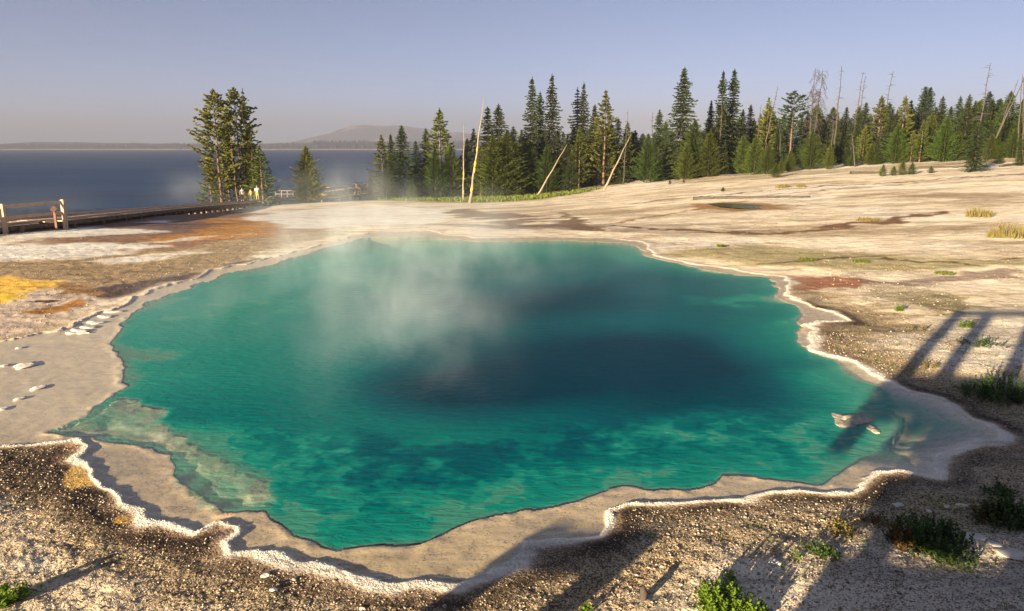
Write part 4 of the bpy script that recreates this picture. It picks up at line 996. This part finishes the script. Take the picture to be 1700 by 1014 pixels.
# knobs sit on the finished crust line of the ground sheet
cand = np.where((np.abs(sdr - lipw * .3) < lipw * .38) & (rgh < 20) & (np.abs(azg) < 50))[0]
wts = (rgh[cand] ** 2); wts = wts * np.where(GX[cand] < -4, np.where(GY[cand] > 12, .25, 1), 1); wts /= wts.sum()
wts *= .04 + sst(.45, .7, fbm(GX[cand], GY[cand], .35, 3, 261)) ** 2; wts /= wts.sum()
pick = np.random.RandomState(3).choice(cand, 2600, replace=False, p=wts)
IV, IF = np.array(ICO[1][0]), np.array(ICO[1][1])
def scatter(name, idxs, smin, smax, m, flat=(.6, 1), sink=.2, seed=1, kind='stuff', label=''):
    rg = np.random.RandomState(seed); n = len(idxs)
    s = np.exp(rg.uniform(math.log(smin), math.log(smax), n)) * np.clip(rgh[idxs] / 8, .8, 2.0) ** .5
    sc3 = np.stack([s * rg.uniform(.7, 1.2, n), s * rg.uniform(.7, 1.2, n), s * rg.uniform(*flat, n)], 1)
    a = rg.uniform(0, 6.28, n); ca, sa = np.cos(a), np.sin(a)
    V = IV[None] * (1 + rg.uniform(-.22, .22, (n, len(IV), 1))) * sc3[:, None]
    X = V[..., 0] * ca[:, None] - V[..., 1] * sa[:, None]; Y = V[..., 0] * sa[:, None] + V[..., 1] * ca[:, None]
    V = np.stack([X + (GX[idxs] + rg.uniform(-.012, .012, n))[:, None], Y + (GY[idxs] + rg.uniform(-.012, .012, n))[:, None], V[..., 2] + (GZ[idxs] + s * sink)[:, None]], 2).reshape(-1, 3)
    Fs = (IF[None] + (np.arange(n) * len(IV))[:, None, None]).reshape(-1, 3)
    o = new_mesh(name, V, Fs, m); tag(o, label, kind=kind); return o
scatter('sinter_crust', pick, .003, .011, m_crust, (.35, .6), -.15, 2, label='popcorn knobs of white sinter along the pool rim')
m_peb = bpy.data.materials.new('pebbles'); m_peb.use_nodes = True
_n = m_peb.node_tree.nodes; _l = m_peb.node_tree.links; _p = _n['Principled BSDF']; _p.inputs['Roughness'].default_value = .85
_g = _n.new('ShaderNodeNewGeometry'); _c = _n.new('ShaderNodeValToRGB'); _c.color_ramp.interpolation = 'CONSTANT'
for i, (s_, c_) in enumerate([(0, (.38, .31, .23)), (.3, (.28, .21, .14)), (.5, (.12, .09, .055)), (.65, (.46, .40, .32)), (.85, (.28, .22, .16))]):
    q = _c.color_ramp.elements[0] if i == 0 else _c.color_ramp.elements.new(s_)
    q.position = s_; q.color = (*c_, 1)
_l.new(_g.outputs['Random Per Island'], _c.inputs[0]); _l.new(_c.outputs[0], _p.inputs['Base Color'])
cand = np.where((sdr > .14) & (rgh < 15) & (rgh > 4) & (np.abs(azg) < 42) & (lipm < .3))[0]
wts = rgh[cand] ** 2 * (1 / (1 + (rgh[cand] / 9) ** 3)); wts /= wts.sum()
pick = np.random.RandomState(4).choice(cand, 16000, replace=False, p=wts)
scatter('gravel', pick, .004, .013, m_peb, (.4, .8), .2, 3, label='loose sinter gravel on the bank')
cand = np.where((sdr > .25) & (rgh < 12) & (rgh > 4) & (np.abs(azg) < 42) & (lipm < .2))[0]
wts = rgh[cand] ** 2 * (1 / (1 + (rgh[cand] / 8) ** 3)) * np.where(GX[cand] > 1, 1.6, .5); wts /= wts.sum()
scatter('coarse_gravel', np.random.RandomState(14).choice(cand, 600, replace=False, p=wts), .010, .028, m_peb, (.2, .5), .15, 5, label='coarser flat chips of sinter strewn over the bank')
tw = MB(); tr_ = random.Random(8)
for i in np.random.RandomState(15).choice(cand, 420, replace=False, p=wts):
    a = tr_.uniform(0, 6.28); L = tr_.uniform(.02, .10); q = Vector((GX[i], GY[i], GZ[i] + .008)); e_ = q + Vector((math.cos(a) * L, math.sin(a) * L, tr_.uniform(0, .02)))
    tw.tube([q, q.lerp(e_, .5) + Vector((0, 0, .004)), e_], [.0022, .002, .001], 3)
tag(tw.build('needle_litter', mat('litter', (.16, .09, .05), .9, .1, .4, 9)), 'dry twigs and needles strewn over the bank', kind='stuff')
m_dst = mat('dull_stone', (.30, .24, .17), .9, .1, .5, 3)
cand = np.where((sdr > .6) & (rgh > 9) & (rgh < 75) & (np.abs(azg) < 40) & (GZ > -3))[0]
wts = rgh[cand] ** 2 / (1 + (rgh[cand] / 16) ** 3.2) * (.15 + sst(.45, .62, n2[cand])); wts /= wts.sum()
scatter('scattered_stones', np.random.RandomState(24).choice(cand, 2600, replace=False, p=wts), .007, .022, m_dst, (.35, .7), .15, 6, label='small stones scattered over the far sinter flat')
def stone(px, py, wpx, label, sq=(1, .8, .45), m=None, name='stone', z=None, seed=None, sub=3, rough=.25, plane=False, group=None):
    x, y = un(px, py) if plane else un(px, py, .15)
    r_ = wpx / 2 / FPX * math.hypot(x, y)
    z0 = zg(x, y) if z is None else z
    mb = MB(); mb.lump((0, 0, 0), r_, seed or int(px), sq, sub, rough); o = mb.build(name, m or m_crust, None, True); o.location = (x, y, z0 + r_ * sq[2] * .25)
    tag(o, label, 'stone' if name == 'stone' else name.replace('_', ' '), group); return o
stone(1412, 697, 52, 'pale rounded rock breaking the water near the right bank, with white top', (1, 1.1, .10), mat('pool_rock', (.46, .42, .33), .8, .2, .45, 14, .9), 'pool_rock', -.01, 12, 3, .42, True)
stone(1450, 713, 24, 'thin curved shoal of rock just right of the pale rounded rock', (.6, 1.5, .12), mat('pool_rock', (0, 0, 0)), 'pool_rock', .0, 15, 3, .2, True)
for i, (px, py, wp, lb) in enumerate([(8, 606, 10, 'white sinter islet touching the left edge, upper one'), (44, 606, 24, 'largest white sinter islet in the shallow left shelf'), (63, 643, 16, 'white sinter islet in the shallows right of the others'),
        (32, 661, 12, 'small white sinter islet below the right one'), (5, 678, 14, 'white sinter islet at the left edge, lowest one'), (31, 577, 8, 'tiny white sinter islet above the largest')]):
    stone(px, py, wp, lb, (1, 1.5, .05), m_crust, 'sinter_islet', -.001, 20 + i, 2, .3, True, 'sinter islets in the left shallows')
for i, (px, py) in enumerate([(130, 548), (148, 543), (160, 535), (175, 525), (188, 517), (120, 552), (140, 552)]):
    stone(px, py, 20 - i, f'white crust lump, {ORD[i]} in the broken line off the left rim', (1.5, .9, .06), m_crust, 'crust_lump', .0, 40 + i, 2, .35, True, 'broken crust line at the left rim')
m_wst = mat('white_stone', (.72, .68, .62), .8, .2, .15, 8, .5)
for px, py, wp, lb in [(1288, 916, 22, 'white stone on the sunlit gravel above the leafy plant'), (1586, 888, 22, 'largest bluish white stone right of the dark bush'), (1560, 878, 12, 'small white stone behind the dark bush'), (1620, 876, 30, 'flat slab of white sinter right of the bush'),
        (1680, 905, 40, 'broad flat white slab at the right edge'), (1655, 890, 18, 'white stone between the flat slabs'), (1494, 818, 16, 'white elongated stone near the crust at the right'), (1600, 820, 14, 'pale stone beside the yellow flowers'),
        (1575, 822, 9, 'tiny bluish stone beside the yellow flowers'), (1545, 830, 12, 'pale stone in front of the yellow flowers'), (600, 982, 10, 'dark pebble in the left foreground gravel'), (440, 930, 16, 'pale lump fallen from the crust on dark gravel'), (452, 955, 12, 'grey white pebble in the dark gravel')]:
    stone(px, py, wp, lb, (1, .8, .35 if wp < 28 else .14), m_wst)
st = un(1068, 960, .2); mb = MB(); mb.tube([(0, 0, -.05), (0.01, 0, .06), (-.01, .01, .10)], [.035, .03, .022], 8, .2); o = mb.build('wood_stub', mat('charred_wood', (0, 0, 0)), None, True); o.location = (st[0], st[1], zg(*st)); tag(o, 'small charred wooden stub standing in the gravel', 'stub')

# ---------------------------------------------------------------- plants
def leaf_plant(n, spread, hgt, seed, L=.055, wd=.014, m=None, up=.6):
    rg = np.random.RandomState(seed); V = []; Fq = []
    for i in range(n):
        a = rg.uniform(0, 6.28); q = spread * math.sqrt(rg.rand()) * (rg.uniform(1, 1.7) if rg.rand() < .2 else 1) * (.8 + .3 * math.sin(2 * a + seed)); bx, by = math.cos(a) * q, math.sin(a) * q
        hh = hgt * max(.25, 1 - .5 * (q / spread) ** 2) * rg.uniform(.45, 1.2); tx, ty = bx + math.cos(a) * q * .25 + rg.uniform(-.02, .02), by + math.sin(a) * q * .25 + rg.uniform(-.02, .02)
        k = max(5, int(hh / .009))
        for j in range(k):
            f = j / k; p0 = np.array([bx + (tx - bx) * f, by + (ty - by) * f, hh * f])
            b = j * 2.4 + i; l_ = L * rg.uniform(.6, 1.15) * (1.1 - .5 * f); d = np.array([math.cos(b), math.sin(b), up + f * .8]); d /= np.linalg.norm(d)
            s_ = np.array([-math.sin(b), math.cos(b), 0]) * wd * rg.uniform(.8, 1.2); n0 = len(V)
            V += [p0, p0 + d * l_ * .5 + s_, p0 + d * l_ + np.array([0, 0, -.15 * l_]), p0 + d * l_ * .5 - s_]; Fq.append([n0, n0 + 1, n0 + 2, n0 + 3])
    return np.array(V), np.array(Fq)
def grass_tuft(n, spread, hgt, seed, wd=.004):
    rg = np.random.RandomState(seed); V = []; Fq = []
    for i in range(n):
        a = rg.uniform(0, 6.28); q = spread * math.sqrt(rg.rand()); b = np.array([math.cos(a) * q, math.sin(a) * q, -.01]); h_ = hgt * rg.uniform(.5, 1.1)
        la = rg.uniform(0, 6.28); ln = h_ * rg.uniform(.1, .6); s_ = np.array([-math.sin(la), math.cos(la), 0]) * wd; n0 = len(V)
        m_ = b + np.array([math.cos(la) * ln * .35, math.sin(la) * ln * .35, h_ * .6]); t_ = b + np.array([math.cos(la) * ln, math.sin(la) * ln, h_])
        V += [b - s_, b + s_, m_ + s_ * .8, m_ - s_ * .8, t_ + s_ * .1, t_ - s_ * .1]; Fq += [[n0, n0 + 1, n0 + 2, n0 + 3], [n0 + 3, n0 + 2, n0 + 4, n0 + 5]]
    return np.array(V), np.array(Fq)
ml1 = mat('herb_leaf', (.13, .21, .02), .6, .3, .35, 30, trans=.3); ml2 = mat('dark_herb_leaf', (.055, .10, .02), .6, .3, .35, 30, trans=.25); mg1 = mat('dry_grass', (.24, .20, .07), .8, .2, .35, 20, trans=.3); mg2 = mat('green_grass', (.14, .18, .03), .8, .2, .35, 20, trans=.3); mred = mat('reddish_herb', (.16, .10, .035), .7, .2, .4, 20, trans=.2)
def plant(name, px, py, wpx, hpx, label, kind='leaf', m=None, n=40, cat='plant', group=None, seed=0, zz=.15, yy=None):
    x, y = un(px, py, zz) if yy is None else at(px, py)
    d = math.hypot(x, y); sp_ = wpx / 2 / FPX * d; hh = hpx / FPX * d
    V, Fq = leaf_plant(n, sp_, hh, seed + int(px), L=min(.06, hh * .5), wd=min(.012, hh * .12), m=None) if kind == 'leaf' else grass_tuft(n, sp_, hh, seed + int(px), wd=.003 if d < 12 else .003 * d / 10)
    o = new_mesh(name, V, Fq, m or ml1); o.location = (x, y, zg(x, y) - .01); tag(o, label, cat, group); return o
plant('leafy_plant', 1205, 1000, 115, 52, 'large bright green leafy plant at the bottom edge', n=130)
plant('leafy_plant', 1252, 1008, 60, 34, 'bright leafy plant adjoining the large one on its right', n=45)
plant('leafy_plant', 1212, 946, 34, 16, 'small green plant just above the large leafy one', n=26)
plant('leafy_plant', 1168, 952, 20, 12, 'sparse sprig left of the small green plant', n=8)
plant('leafy_plant', 974, 990, 20, 22, 'thin green sprout in the sunlit gravel, bottom centre', n=9)
plant('leafy_plant', 897, 1004, 14, 12, 'tiny sprout at the bottom left of the thin green one', n=12)
plant('leafy_plant', 976, 1012, 22, 10, 'tiny green sprout below the thin one', n=8)
plant('leafy_plant', 1100, 1012, 36, 10, 'low green plant at the bottom edge left of the large plant', n=18)
plant('leafy_plant', 12, 972, 48, 24, 'bright green cushion plant at the left edge', n=50)
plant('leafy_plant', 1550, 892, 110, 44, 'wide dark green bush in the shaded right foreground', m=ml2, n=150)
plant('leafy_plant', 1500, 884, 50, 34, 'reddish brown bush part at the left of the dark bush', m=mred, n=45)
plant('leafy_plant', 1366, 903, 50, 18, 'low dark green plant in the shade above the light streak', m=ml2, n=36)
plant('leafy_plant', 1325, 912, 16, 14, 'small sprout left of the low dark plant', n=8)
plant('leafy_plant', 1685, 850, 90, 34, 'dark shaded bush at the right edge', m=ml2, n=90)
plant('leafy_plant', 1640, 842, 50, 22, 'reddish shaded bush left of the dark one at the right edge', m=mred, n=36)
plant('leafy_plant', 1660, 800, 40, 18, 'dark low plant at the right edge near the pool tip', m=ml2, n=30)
plant('leafy_plant', 1400, 862, 60, 16, 'golden brown herb patch under the crust', m=mg1, n=45)
plant('leafy_plant', 1460, 845, 50, 14, 'brownish herb patch behind the golden one', m=mred, n=35)
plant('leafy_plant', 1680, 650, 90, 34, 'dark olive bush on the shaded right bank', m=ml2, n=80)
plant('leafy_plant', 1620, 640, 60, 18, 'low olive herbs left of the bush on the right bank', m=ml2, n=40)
plant('leafy_plant', 1602, 538, 30, 11, 'small green plant in the lit strip of the right bank', n=24)
plant('leafy_plant', 1493, 511, 18, 9, 'small green plant on the shadow line of the right bank', n=16)
plant('leafy_plant', 1545, 600, 30, 9, 'yellow green herbs at the edge of the shaded bank', m=mg1, n=22)
plant('leafy_plant', 1525, 540, 44, 8, 'sparse yellow green herbs between shadow bands', m=mg1, n=28)
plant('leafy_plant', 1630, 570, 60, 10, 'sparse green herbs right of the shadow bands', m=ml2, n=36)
for i, (px, py) in enumerate([(1516, 824), (1588, 825), (1570, 820), (1598, 822)]):
    x, y = un(px, py, .2); f = empty('yellow_flower', (x, y, zg(x, y)))
    V, Fq = leaf_plant(1, .01, .05, 3 + i, .03, .005); new_mesh('stem', V, Fq, ml2, f)
    mb = MB(); mb.lump((0, 0, .06), .016, i, (1, 1, .6), 1, .2); mb.build('bloom', mat('yellow_petal', (.8, .55, .02), .6, .3, .1, 9), f)
    tag(f, f'small yellow flower on the shaded bank, {ORD[i]} from left' if i != 1 and i != 2 else ('small yellow flower on the shaded bank, third from left' if i == 1 else 'small yellow flower on the shaded bank, second from left'), 'flower', 'yellow flowers')
    if i == 3: f['label'] = 'small yellow flower on the shaded bank, rightmost'
# tufts and seedlings on the right slope
for px, py, wp, hp, lb in [(1625, 360, 34, 14, 'round golden grass tuft on the right slope'), (1680, 394, 52, 22, 'larger golden grass tuft at the right edge'), (1652, 395, 20, 12, 'small golden tuft left of the larger one at the right edge'), (1440, 367, 36, 6, 'low dry tuft beside the brown channel'),
        (1196, 412, 14, 5, 'tiny green tuft near the far right rim, left one'), (1340, 430, 30, 5, 'low green tuft above the rim corner'), (1430, 433, 26, 5, 'low green tuft above the reddish patch'), (1570, 449, 30, 5, 'low green tuft right of the reddish patch'), (1300, 312, 22, 6, 'dry tuft high on the slope, left'), (1330, 311, 14, 5, 'dry tuft high on the slope, right')]:
    plant('grass_tuft', px, py, wp, hp, lb, 'grass', mg1 if 'gold' in lb or 'dry' in lb else mg2, n=260, cat='grass', yy=1)
def seedling(px, py, hpx, wf, label, k):
    x, y = at(px, py); hh = hpx / FPX * y; cm, tm = proto('young', k % 4)
    t = empty('pine_seedling', (x, y, zg(x, y) - .03), px % 6.28); s = hh / 10; t.scale = (s * wf, s * wf, s)
    for nm, me in (('crown', cm), ('trunk', tm)):
        o = bpy.data.objects.new(nm, me); COL.objects.link(o); o.parent = t
    tag(t, label, 'seedling', 'pine seedlings on the slope')
for i, q in enumerate([(1465, 293, 20, 1.4, 'pine seedling at the left end of the shrub row on the slope'), (1483, 292, 16, 1.8, 'low pine seedling second in the shrub row on the slope'), (1497, 291, 24, 1.5, 'tallest pine seedling of the shrub row on the slope'), (1513, 290, 20, 1.8, 'pine seedling at the right end of the shrub row'),
        (1545, 288, 12, 2.0, 'lone low seedling right of the shrub row'), (1658, 272, 18, 1.8, 'seedling between the dark tree and the right edge'), (1692, 275, 22, 1.8, 'seedling at the right edge of the slope'), (1112, 305, 8, 1.6, 'tiny seedling on the slope below the tallest spruce'),
        (1135, 302, 6, 1.6, 'tiniest seedling right of the one below the tallest spruce'), (1287, 295, 24, 1.7, 'yellowish seedling in front of the young pines'), (1200, 318, 8, 2, 'low seedling above the long grey log')]):
    seedling(*q, i)
rg = np.random.RandomState(31); cand = np.where((sdr > .35) & (rgh < 16) & (rgh > 4.5) & (GX > .6) & (azg < 42))[0]
wts = rgh[cand] ** 2 * np.clip(fbm(GX[cand], GY[cand], 1.2, 3, 281) - .42, 0, 1) ** 2; wts /= wts.sum(); V = []; Fq = []; nv = 0
for i in rg.choice(cand, 230, replace=False, p=wts):
    tv, tf = grass_tuft(int(rg.uniform(3, 12)), rg.uniform(.01, .05), rg.uniform(.03, .11), int(i) % 9999, .0022)
    V.append(tv + np.array([GX[i], GY[i], GZ[i]])); Fq.append(tf + nv); nv += len(tv)
o = new_mesh('sparse_grass', np.concatenate(V), np.concatenate(Fq), mg2); tag(o, 'thin blades of grass scattered over the right bank', kind='stuff')
# grass fringe along the trees and lake bank
rg = np.random.RandomState(9); cand = np.where((rgh > 70) & (rgh < 104) & (np.abs(azg) < 36) & (GZ > -4.6))[0]
fr = poly_sd([at(*q) for q in [(-50, 366), (200, 350), (330, 337), (450, 331), (560, 329), (700, 327), (870, 327), (1000, 313), (960, 322), (880, 332), (800, 336), (640, 332), (500, 333), (330, 345), (200, 352)]], GX[cand], GY[cand])
c1 = cand[fr < 0]; w1 = rgh[c1] ** 2; pick = rg.choice(c1, min(1500, len(c1)), replace=False, p=w1 / w1.sum())
tv, tf = grass_tuft(5, .22, .42, 5, .05); V = []; Fq = []
for k, i in enumerate(pick):
    s_ = rg.uniform(.5, 1.3); a = rg.uniform(0, 6.28); Rm = np.array([[math.cos(a), -math.sin(a), 0], [math.sin(a), math.cos(a), 0], [0, 0, 1]])
    V.append(tv @ Rm.T * s_ + np.array([GX[i], GY[i], GZ[i]])); Fq.append(tf + k * len(tv))
o = new_mesh('grass', np.concatenate(V), np.concatenate(Fq), mg2); tag(o, 'green and dry grass fringe along the lakeside and tree line', kind='stuff')
for px, py, wp, hp, lb in [(333, 334, 16, 14, 'round bush by the lakeside boardwalk, left one'), (351, 333, 18, 13, 'round bush by the lakeside boardwalk, right one'), (372, 334, 26, 16, 'brownish bush at the left foot of the lakeside group'), (1590, 262, 40, 12, 'yellowish bush in the gap of the wood, left'), (1672, 258, 50, 14, 'yellowish bush in the gap of the wood, right'), (560, 331, 24, 7, 'low yellowish bush right of the cone tree'), (545, 331, 20, 7, 'low yellowish bush left of the cone tree')]:
    x, y = at(px, py); d = math.hypot(x, y); V, Fq = foliage_mesh(1, .55, 'young', int(px), .02, .35)
    s_ = hp / FPX * d; o = new_mesh('bush', V * np.array([wp / hp * .9 * s_, wp / hp * .9 * s_, s_]), Fq, mg2 if 'yellow' in lb else m_leaf('pine')); o.location = (x, y, zg(x, y) - .05); tag(o, lb, 'bush')

# ---------------------------------------------------------------- steam and haze
def steam_box(name, lo, hi, dens, nscale, stretch, blobs, label, thr=(.42, .76), col=(.84, .93, 1.0)):
    cx, cy, cz = [(a + b) / 2 for a, b in zip(lo, hi)]; mb = MB()
    sx, sy, sz = [(b - a) / 2 for a, b in zip(lo, hi)]
    V = [(x * sx, y * sy, z * sz) for x in (-1, 1) for y in (-1, 1) for z in (-1, 1)]
    Fq = [[0, 1, 3, 2], [4, 6, 7, 5], [0, 4, 5, 1], [2, 3, 7, 6], [0, 2, 6, 4], [1, 5, 7, 3]]
    m = bpy.data.materials.new(name); m.use_nodes = True; n = m.node_tree.nodes; l = m.node_tree.links
    n.remove(n['Principled BSDF']); v = n.new('ShaderNodeVolumePrincipled'); l.new(v.outputs[0], n['Material Output'].inputs['Volume'])
    v.inputs['Color'].default_value = (*col, 1); v.inputs['Anisotropy'].default_value = 0.0
    geo = n.new('ShaderNodeNewGeometry')
    mp = n.new('ShaderNodeMapping'); mp.inputs['Scale'].default_value = stretch; mp.inputs['Rotation'].default_value = (0, R(12), 0); l.new(geo.outputs['Position'], mp.inputs[0])
    nz = n.new('ShaderNodeTexNoise'); nz.inputs['Scale'].default_value = nscale; nz.inputs['Detail'].default_value = 4; nz.inputs['Distortion'].default_value = .35; nz.inputs['Roughness'].default_value = .6; l.new(mp.outputs[0], nz.inputs['Vector'])
    mr = n.new('ShaderNodeMapRange'); mr.interpolation_type = 'SMOOTHSTEP'; mr.inputs[1].default_value = thr[0]; mr.inputs[2].default_value = thr[1]; l.new(nz.outputs[0], mr.inputs[0])
    tot = None
    for (bx, by, bz, rx, ry, rz_, wgt) in blobs:
        sb = n.new('ShaderNodeVectorMath'); sb.operation = 'SUBTRACT'; l.new(geo.outputs['Position'], sb.inputs[0]); sb.inputs[1].default_value = (bx, by, bz)
        dvn = n.new('ShaderNodeVectorMath'); dvn.operation = 'DIVIDE'; l.new(sb.outputs[0], dvn.inputs[0]); dvn.inputs[1].default_value = (rx, ry, rz_)
        ln = n.new('ShaderNodeVectorMath'); ln.operation = 'LENGTH'; l.new(dvn.outputs[0], ln.inputs[0])
        q = n.new('ShaderNodeMapRange'); q.interpolation_type = 'SMOOTHSTEP'; q.inputs[1].default_value = 1.0; q.inputs[2].default_value = 0.0; q.inputs[3].default_value = 0; q.inputs[4].default_value = wgt; l.new(ln.outputs['Value'], q.inputs[0])
        if tot is None: tot = q.outputs[0]
        else:
            ad = n.new('ShaderNodeMath'); ad.operation = 'MAXIMUM'; l.new(tot, ad.inputs[0]); l.new(q.outputs[0], ad.inputs[1]); tot = ad.outputs[0]
    a = n.new('ShaderNodeMath'); a.operation = 'MULTIPLY'; l.new(tot, a.inputs[0]); l.new(mr.outputs[0], a.inputs[1])
    b = n.new('ShaderNodeMath'); b.operation = 'MULTIPLY'; b.inputs[1].default_value = dens; l.new(a.outputs[0], b.inputs[0]); l.new(b.outputs[0], v.inputs['Density'])
    o = new_mesh(name, V, Fq, m); o.location = (cx, cy, cz); tag(o, label, kind='stuff'); return o
steam_box('steam', (-12, 7.5, .03), (7, 32, 3.6), .21, .7, (1.0, .7, .7),
          [(-1.9, 13.0, .4, 2.6, 5.5, 2.0, 1.0), (-2.5, 21, .6, 6.0, 10, 2.4, .7), (-.8, 11.2, .2, 1.6, 2.4, 1.0, .5), (-5.2, 16, .4, 3.6, 6, 1.6, .6), (2.5, 20, .4, 4.0, 8, 1.4, .10), (-5.8, 25, .9, 3.6, 8, 2.6, 1.2)],
          'steam drifting over the hot spring')
steam_box('mist', (-75, 45, -5), (8, 104, 4.5), .035, .13, (1, .5, 1.4),
          [(-40, 62, -1.5, 14, 20, 3.0, .10), (-58, 85, -3, 12, 18, 4.0, .07), (-38, 86, -1.5, 6, 10, 3.4, .7), (-25, 86, -3, 4.5, 5, 2.2, .45), (-20, 60, -1.5, 9, 14, 2.0, .2), (-20, 96, -3, 6, 6, 1.5, .1)],
          'thin mist drifting along the lake bank', (.36, .7))
# smoky air
HT = 330.0
V = [(x, y, z) for x in (-9500, 7000) for y in (-400, 9500) for z in (-15, HT)]
m = bpy.data.materials.new('haze'); m.use_nodes = True; n = m.node_tree.nodes; l = m.node_tree.links
n.remove(n['Principled BSDF']); v = n.new('ShaderNodeVolumePrincipled'); l.new(v.outputs[0], n['Material Output'].inputs['Volume'])
v.inputs['Color'].default_value = (.355, .375, .48, 1); v.inputs['Density'].default_value = 2.8e-4; v.inputs['Anisotropy'].default_value = 0.0
hz = new_mesh('haze', V, [[0, 1, 3, 2], [4, 6, 7, 5], [0, 4, 5, 1], [2, 3, 7, 6], [0, 2, 6, 4], [1, 5, 7, 3]], m); tag(hz, 'smoky haze in the air', kind='stuff')
